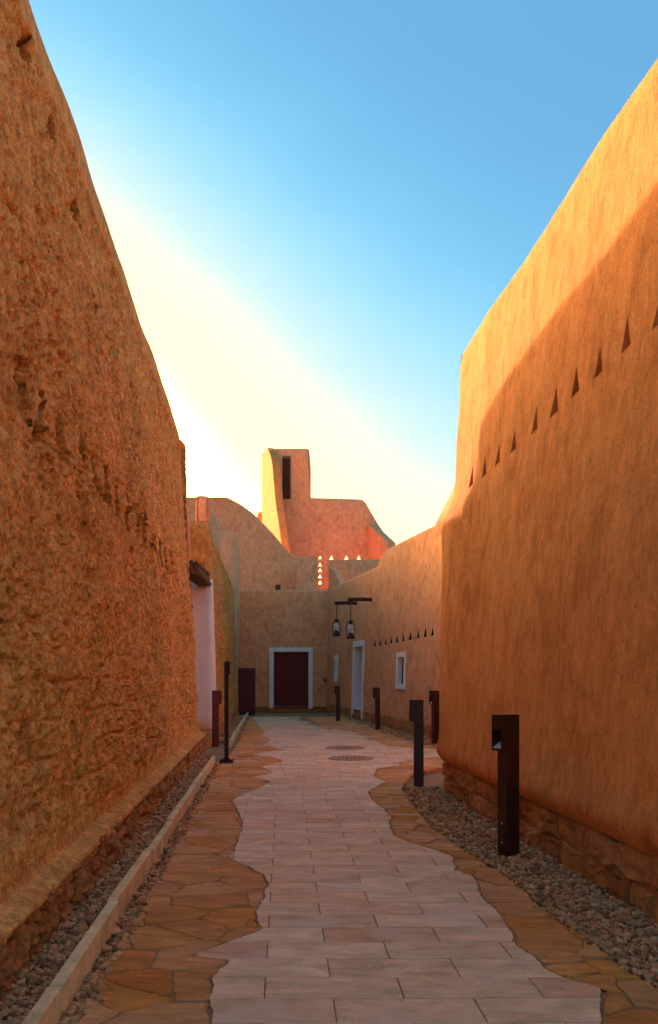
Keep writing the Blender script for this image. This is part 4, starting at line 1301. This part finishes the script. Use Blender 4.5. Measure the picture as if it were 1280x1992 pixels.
# ================================================================== BUILDINGS BEHIND
rl_o, _ = simple_wall('terrace_wall', 'large mud wall with a sweeping curved parapet behind the eroded house', 'wall',
    [(-14.5, 38.0), (-1.15, 38.0)],
    lambda s, x, y: float(np.interp(x, [-14.5, -4.75, -4.13, -3.47, -2.80, -2.21, -1.83, -1.60, -1.2], [9.75, 9.72, 9.40, 8.92, 8.22, 7.55, 7.12, 6.98, 6.96])),
    MUD_PINK, 0.1, 0.15, t=0.5, batter=0.012, seed=51, cap=0.10, res=0.4)
tr_o, _ = simple_wall('terrace_wall', 'low roof wall with sloping corner above the maroon door house', 'wall',
    [(-1.62, 37.9), (-1.46, 35.9), (-0.50, 35.7), (-0.42, 37.6)],
    lambda s, x, y: 6.62 - 0.26 * float(sstep(-1.05, -1.5, x)), MUD_PINK, [0.06, 0.12], 0.12, t=0.35, batter=0.01, seed=52, cap=0.08, res=0.3)
pw_o, _ = simple_wall('terrace_wall', 'long low roof parapet behind the lantern building', 'wall',
    [(-0.07, 38.0), (4.5, 37.6)], 6.80, MUD_PINK, 0.1, 0.2, t=0.4, batter=0.01, seed=53, cap=0.08, res=0.4)
simple_wall('terrace_wall', 'small pale sloping fin in front of the roof parapet', 'wall',
    [(-0.02, 36.7), (0.62, 36.1)], lambda s, x, y: float(np.interp(x, [-0.02, 0.2, 0.62], [6.3, 6.15, 5.2])), MUD_PALE, 0.1, 0.2, t=0.35, batter=0.0, seed=54, cap=0.08, res=0.4)
roof = bmesh.new()
tower = empty('tower_house', (0, 44.0, 0))
tag(tower, 'tall mud tower house with sunlit curved buttress rising over the alley end', 'house')
def on_tower(o): o.location = (0, -44.0, 0); o.parent = tower; return o
tw = Wall([(-3.2, 44.1), (3.45, 44.0)],
    lambda s, x, y: float(np.interp(x, [-3.2, -1.08, -1.04, 1.75, 1.95, 2.6, 3.3, 3.45], [13.62, 13.62, 10.98, 10.88, 10.72, 9.6, 8.6, 8.4])),
    0.1, 0.09, t=0.45, batter=0.004, cap=0.09, disp=soft(55, 0.02), zin=0)
# sharp step of the tower: add samples
H = []
sx = lambda x: x + 3.2
for py in (1083, 1097, 1108, 1120, 1132):
    z = CAMZ + (HY - py - 4) * 44.0 / F
    H.append(tri_hole(sx(-0.50), z, 0.22, 0.24, 0.45, 0, None))
for px in (644, 673.5, 698):
    z = CAMZ + (HY - 1088) * 44.0 / F
    H.append(tri_hole(sx((px - 640) * 44.0 / F), z - 0.02, 0.26, 0.30, 0.45, 0, None))
on_tower(tw.cdt('wall', [MUD_PALE, MUD_PALE], 0.3, H))
on_tower(tw.box('window_frame', sx(-2.50), sx(-2.04), 13.08, 13.20, -0.05, 0.04, LOGWOOD, None, 0.008))
on_tower(tw.box('window_frame', sx(-2.10), sx(-2.04), 10.90, 13.077, -0.05, 0.04, LOGWOOD, None, 0.008))
on_tower(tw.box('shutter', sx(-2.50), sx(-2.103), 10.90, 13.077, -0.05, 0.012, BEAMWOOD, None, 0.004))
# side wall of the tower block
ts = Wall([(-1.06, 44.3), (-1.06, 48.0)], 13.6, 0.1, 0.3, t=0.4, batter=0.0, cap=0.09, disp=soft(56, 0.01), zin=0)
on_tower(ts.cdt('side_wall', [MUD_PINK], 0.5))
# the curved buttress, its left face to the sun
A, B = (-3.34, 46.0), (-1.86, 41.0)
PX = [519, 521, 528, 535, 541, 545, 548, 551, 555, 559, 563, 567, 572]
PY = [889, 886, 878, 872, 884, 905, 941, 974, 1001, 1027, 1054, 1080, 1081]
def fin_h(s, x, y):
    px = 640 + F * x / y
    return CAMZ + (HY - float(np.interp(px, PX, PY))) * y / F
# travel so that the sunlit side lies to the right
fn = Wall([B, A], fin_h, 0.1, 0.12, t=0.42, batter=0.0, cap=0.05, disp=soft(57, 0.012), zin=0)
on_tower(fn.cdt('buttress', [MUD_RIGHT, MUD_RIGHT], 0.3))
fr2 = Wall([(3.25, 40.2), (2.45, 44.2)], lambda s, x, y: float(np.interp(y, [40.2, 44.2], [7.95, 9.62])), 0.1, 0.2, t=0.4, batter=0.0, cap=0.08, disp=soft(58, 0.012), zin=0)
on_tower(fr2.cdt('buttress', [MUD_PALE, MUD_PALE], 0.4))
simple_wall('parapet_wall', 'small sunlit block of wall peeping out behind the tower buttress', 'wall',
    [(-7.0, 48.2), (-4.26, 48.0), (-3.6, 48.0)], lambda s, x, y: float(np.interp(x, [-7, -4.4, -4.2], [9.5, 9.5, 11.0])), MUD_RIGHT, 0.1, 0.15, t=0.4, batter=0.0, cap=0.10, seed=59, res=0.4)
rl = empty('roof_lamp', (-2.22, 35.9, 4.3)); tag(rl, 'small dark lamp on the roof edge above the maroon door', 'lamp')
box_obj('post', -0.03, 0.03, -0.03, 0.03, 0, 0.86, METAL_BK, rl, 0.003)
box_obj('head', -0.12, 0.10, -0.06, 0.06, 0.862, 1.08, METAL_BK, rl, 0.01)
box_obj('lens', -0.09, 0.07, -0.068, -0.061, 0.885, 1.05, METAL_BR, rl, 0.003)

# ================================================================== STREET FURNITURE
def bollard(label, x, y, rz, mat, tilt=0.0, h=1.10, group='bollard lamps along the alley'):
    t = empty('bollard_light', (x, y, 0), rz)
    t.rotation_euler = (tilt, 0, rz)
    tag(t, label, 'bollard', group)
    a = 0.060
    # +X of the bollard is the lamp side
    box_obj('post', -a, a, -a, a, -0.08, 0.82 * h / 1.1, mat, t, 0.004)
    z0 = 0.82 * h / 1.1
    bm = bmesh.new()
    fx = a + 0.055
    add_box(bm, -a, a - 0.02, -a, a, z0 + 0.0005, h, 0.003)                 # back of the head
    add_box(bm, a - 0.0195, fx, -a, a, h - 0.115, h, 0.003)                 # upper hood
    add_box(bm, a - 0.0195, fx, -a, a, z0 + 0.0005, z0 + 0.02, 0.002)       # lower lip
    for sg in (-1, 1):
        add_box(bm, a - 0.0195, fx, *sorted((sg * (a - 0.006), sg * a)), z0 + 0.0205, h - 0.1155, 0.001)   # cheeks
    hd = bm_obj('lamp_head', bm, mat, t)
    bm = bmesh.new()                                                         # sloped reflector
    v = [bm.verts.new(p) for p in ((a - 0.019, -a + 0.0065, z0 + 0.021), (fx - 0.004, -a + 0.0065, z0 + 0.021), (a - 0.019, -a + 0.0065, z0 + 0.068),
                                   (a - 0.019, a - 0.0065, z0 + 0.021), (fx - 0.004, a - 0.0065, z0 + 0.021), (a - 0.019, a - 0.0065, z0 + 0.068))]
    for f in ((0, 1, 2), (3, 5, 4), (0, 3, 4, 1), (1, 4, 5, 2), (0, 2, 5, 3)): bm.faces.new([v[i] for i in f])
    o = bm_obj('reflector', bm, ALU, hd)
    bm = bmesh.new(); add_box(bm, a + 0.0005, a + 0.003, -0.026, 0.026, 0.10, 0.27, 0.001); bm_obj('access_hatch', bm, mat, t)
    for zz in (0.105, 0.255):
        bm = bmesh.new(); add_tube(bm, [(a + 0.002, 0, zz), (a + 0.006, 0, zz)], 0.006, 8); bm_obj('screw', bm, ALU, t)
    return t
bollard('largest dark bollard lamp, standing in gravel close to the smooth wall', 1.40, 6.42, R(180 + 26), METAL_BR)
bollard('dark bollard lamp at the edge of the gravel near the smooth wall corner', 1.135, 10.42, R(180 - 2), METAL_BR, R(1.2))
bollard('bollard lamp half hidden behind the smooth wall corner', 2.185, 16.9, R(180 + 24), METAL_BR)
bollard('leaning dark bollard lamp below the wide white framed window', 1.27, 21.5, R(180 + 8), METAL_BR, R(2.5))
bollard('farthest dark bollard lamp between narrow window and white doorway', 0.28, 25.7, R(180 + 4), METAL_BR)
bollard('red brown bollard lamp in front of the white door jamb', -2.345, 17.0, R(20), METAL_RED)
sp = empty('signpost', (-1.655, 13.3, 0)); tag(sp, 'thin black post on a bolted base plate, beside the end of the kerb', 'post')
box_obj('post', -0.033, 0.033, -0.03, 0.03, 0.012, 1.635, METAL_BK, sp, 0.003)
box_obj('side_bracket', 0.036, 0.052, -0.02, 0.02, 1.42, 1.65, METAL_BK, sp, 0.003)
box_obj('base_plate', -0.11, 0.11, -0.10, 0.10, -0.006, 0.0115, METAL_BK, sp, 0.003)
for ix in (-1, 1):
    for iy in (-1, 1):
        bm = bmesh.new(); add_tube(bm, [(ix * 0.085, iy * 0.075, 0.011), (ix * 0.085, iy * 0.075, 0.05)], 0.014, 6); bm_obj('bolt', bm, METAL_BK, sp)
    bm = bmesh.new()
    v = [bm.verts.new(p) for p in ((ix * 0.034, -0.006, 0.012), (ix * 0.09, -0.006, 0.012), (ix * 0.034, -0.006, 0.085), (ix * 0.034, 0.006, 0.012), (ix * 0.09, 0.006, 0.012), (ix * 0.034, 0.006, 0.085))]
    for f in ((0, 1, 2), (3, 5, 4), (0, 3, 4, 1), (1, 4, 5, 2), (0, 2, 5, 3)): bm.faces.new([v[i] for i in f])
    bmesh.ops.recalc_face_normals(bm, faces=bm.faces); bm_obj('gusset', bm, METAL_BK, sp)
def manhole(label, x, y, d):
    t = empty('manhole_cover', (x, y, 0.004)); tag(t, label, 'manhole cover', 'manhole covers in the path')
    n = 40; ro, ri = d / 2, d / 2 - 0.035
    bm = bmesh.new()
    add_lathe(bm, [(ro, -0.004), (ro, 0.006), (ri, 0.007), (ri, -0.002)], n, False); bm_obj('rim', bm, CAST, t)
    bm = bmesh.new()
    add_lathe(bm, [(ri - 0.006, -0.003), (ri - 0.006, 0.003), (ri - 0.012, 0.004)], n, True); lid = bm_obj('lid', bm, CAST, t)
    bm = bmesh.new()
    for k in range(-4, 5):
        w = math.sqrt(max(0, (ri - 0.05) ** 2 - (k * 0.07) ** 2))
        for j in range(-4, 5):
            if abs(j * 0.07) < w - 0.02: add_box(bm, j * 0.07 - 0.022, j * 0.07 + 0.022, k * 0.07 - 0.01, k * 0.07 + 0.01, 0.0035, 0.009)
    tag(bm_obj('tread_pattern', bm, CAST, lid), kind='stuff')
manhole('farther round iron manhole cover in the slab path', 0.31, 16.0, 0.77)
manhole('nearer round iron manhole cover in the slab path', 0.375, 13.95, 0.78)
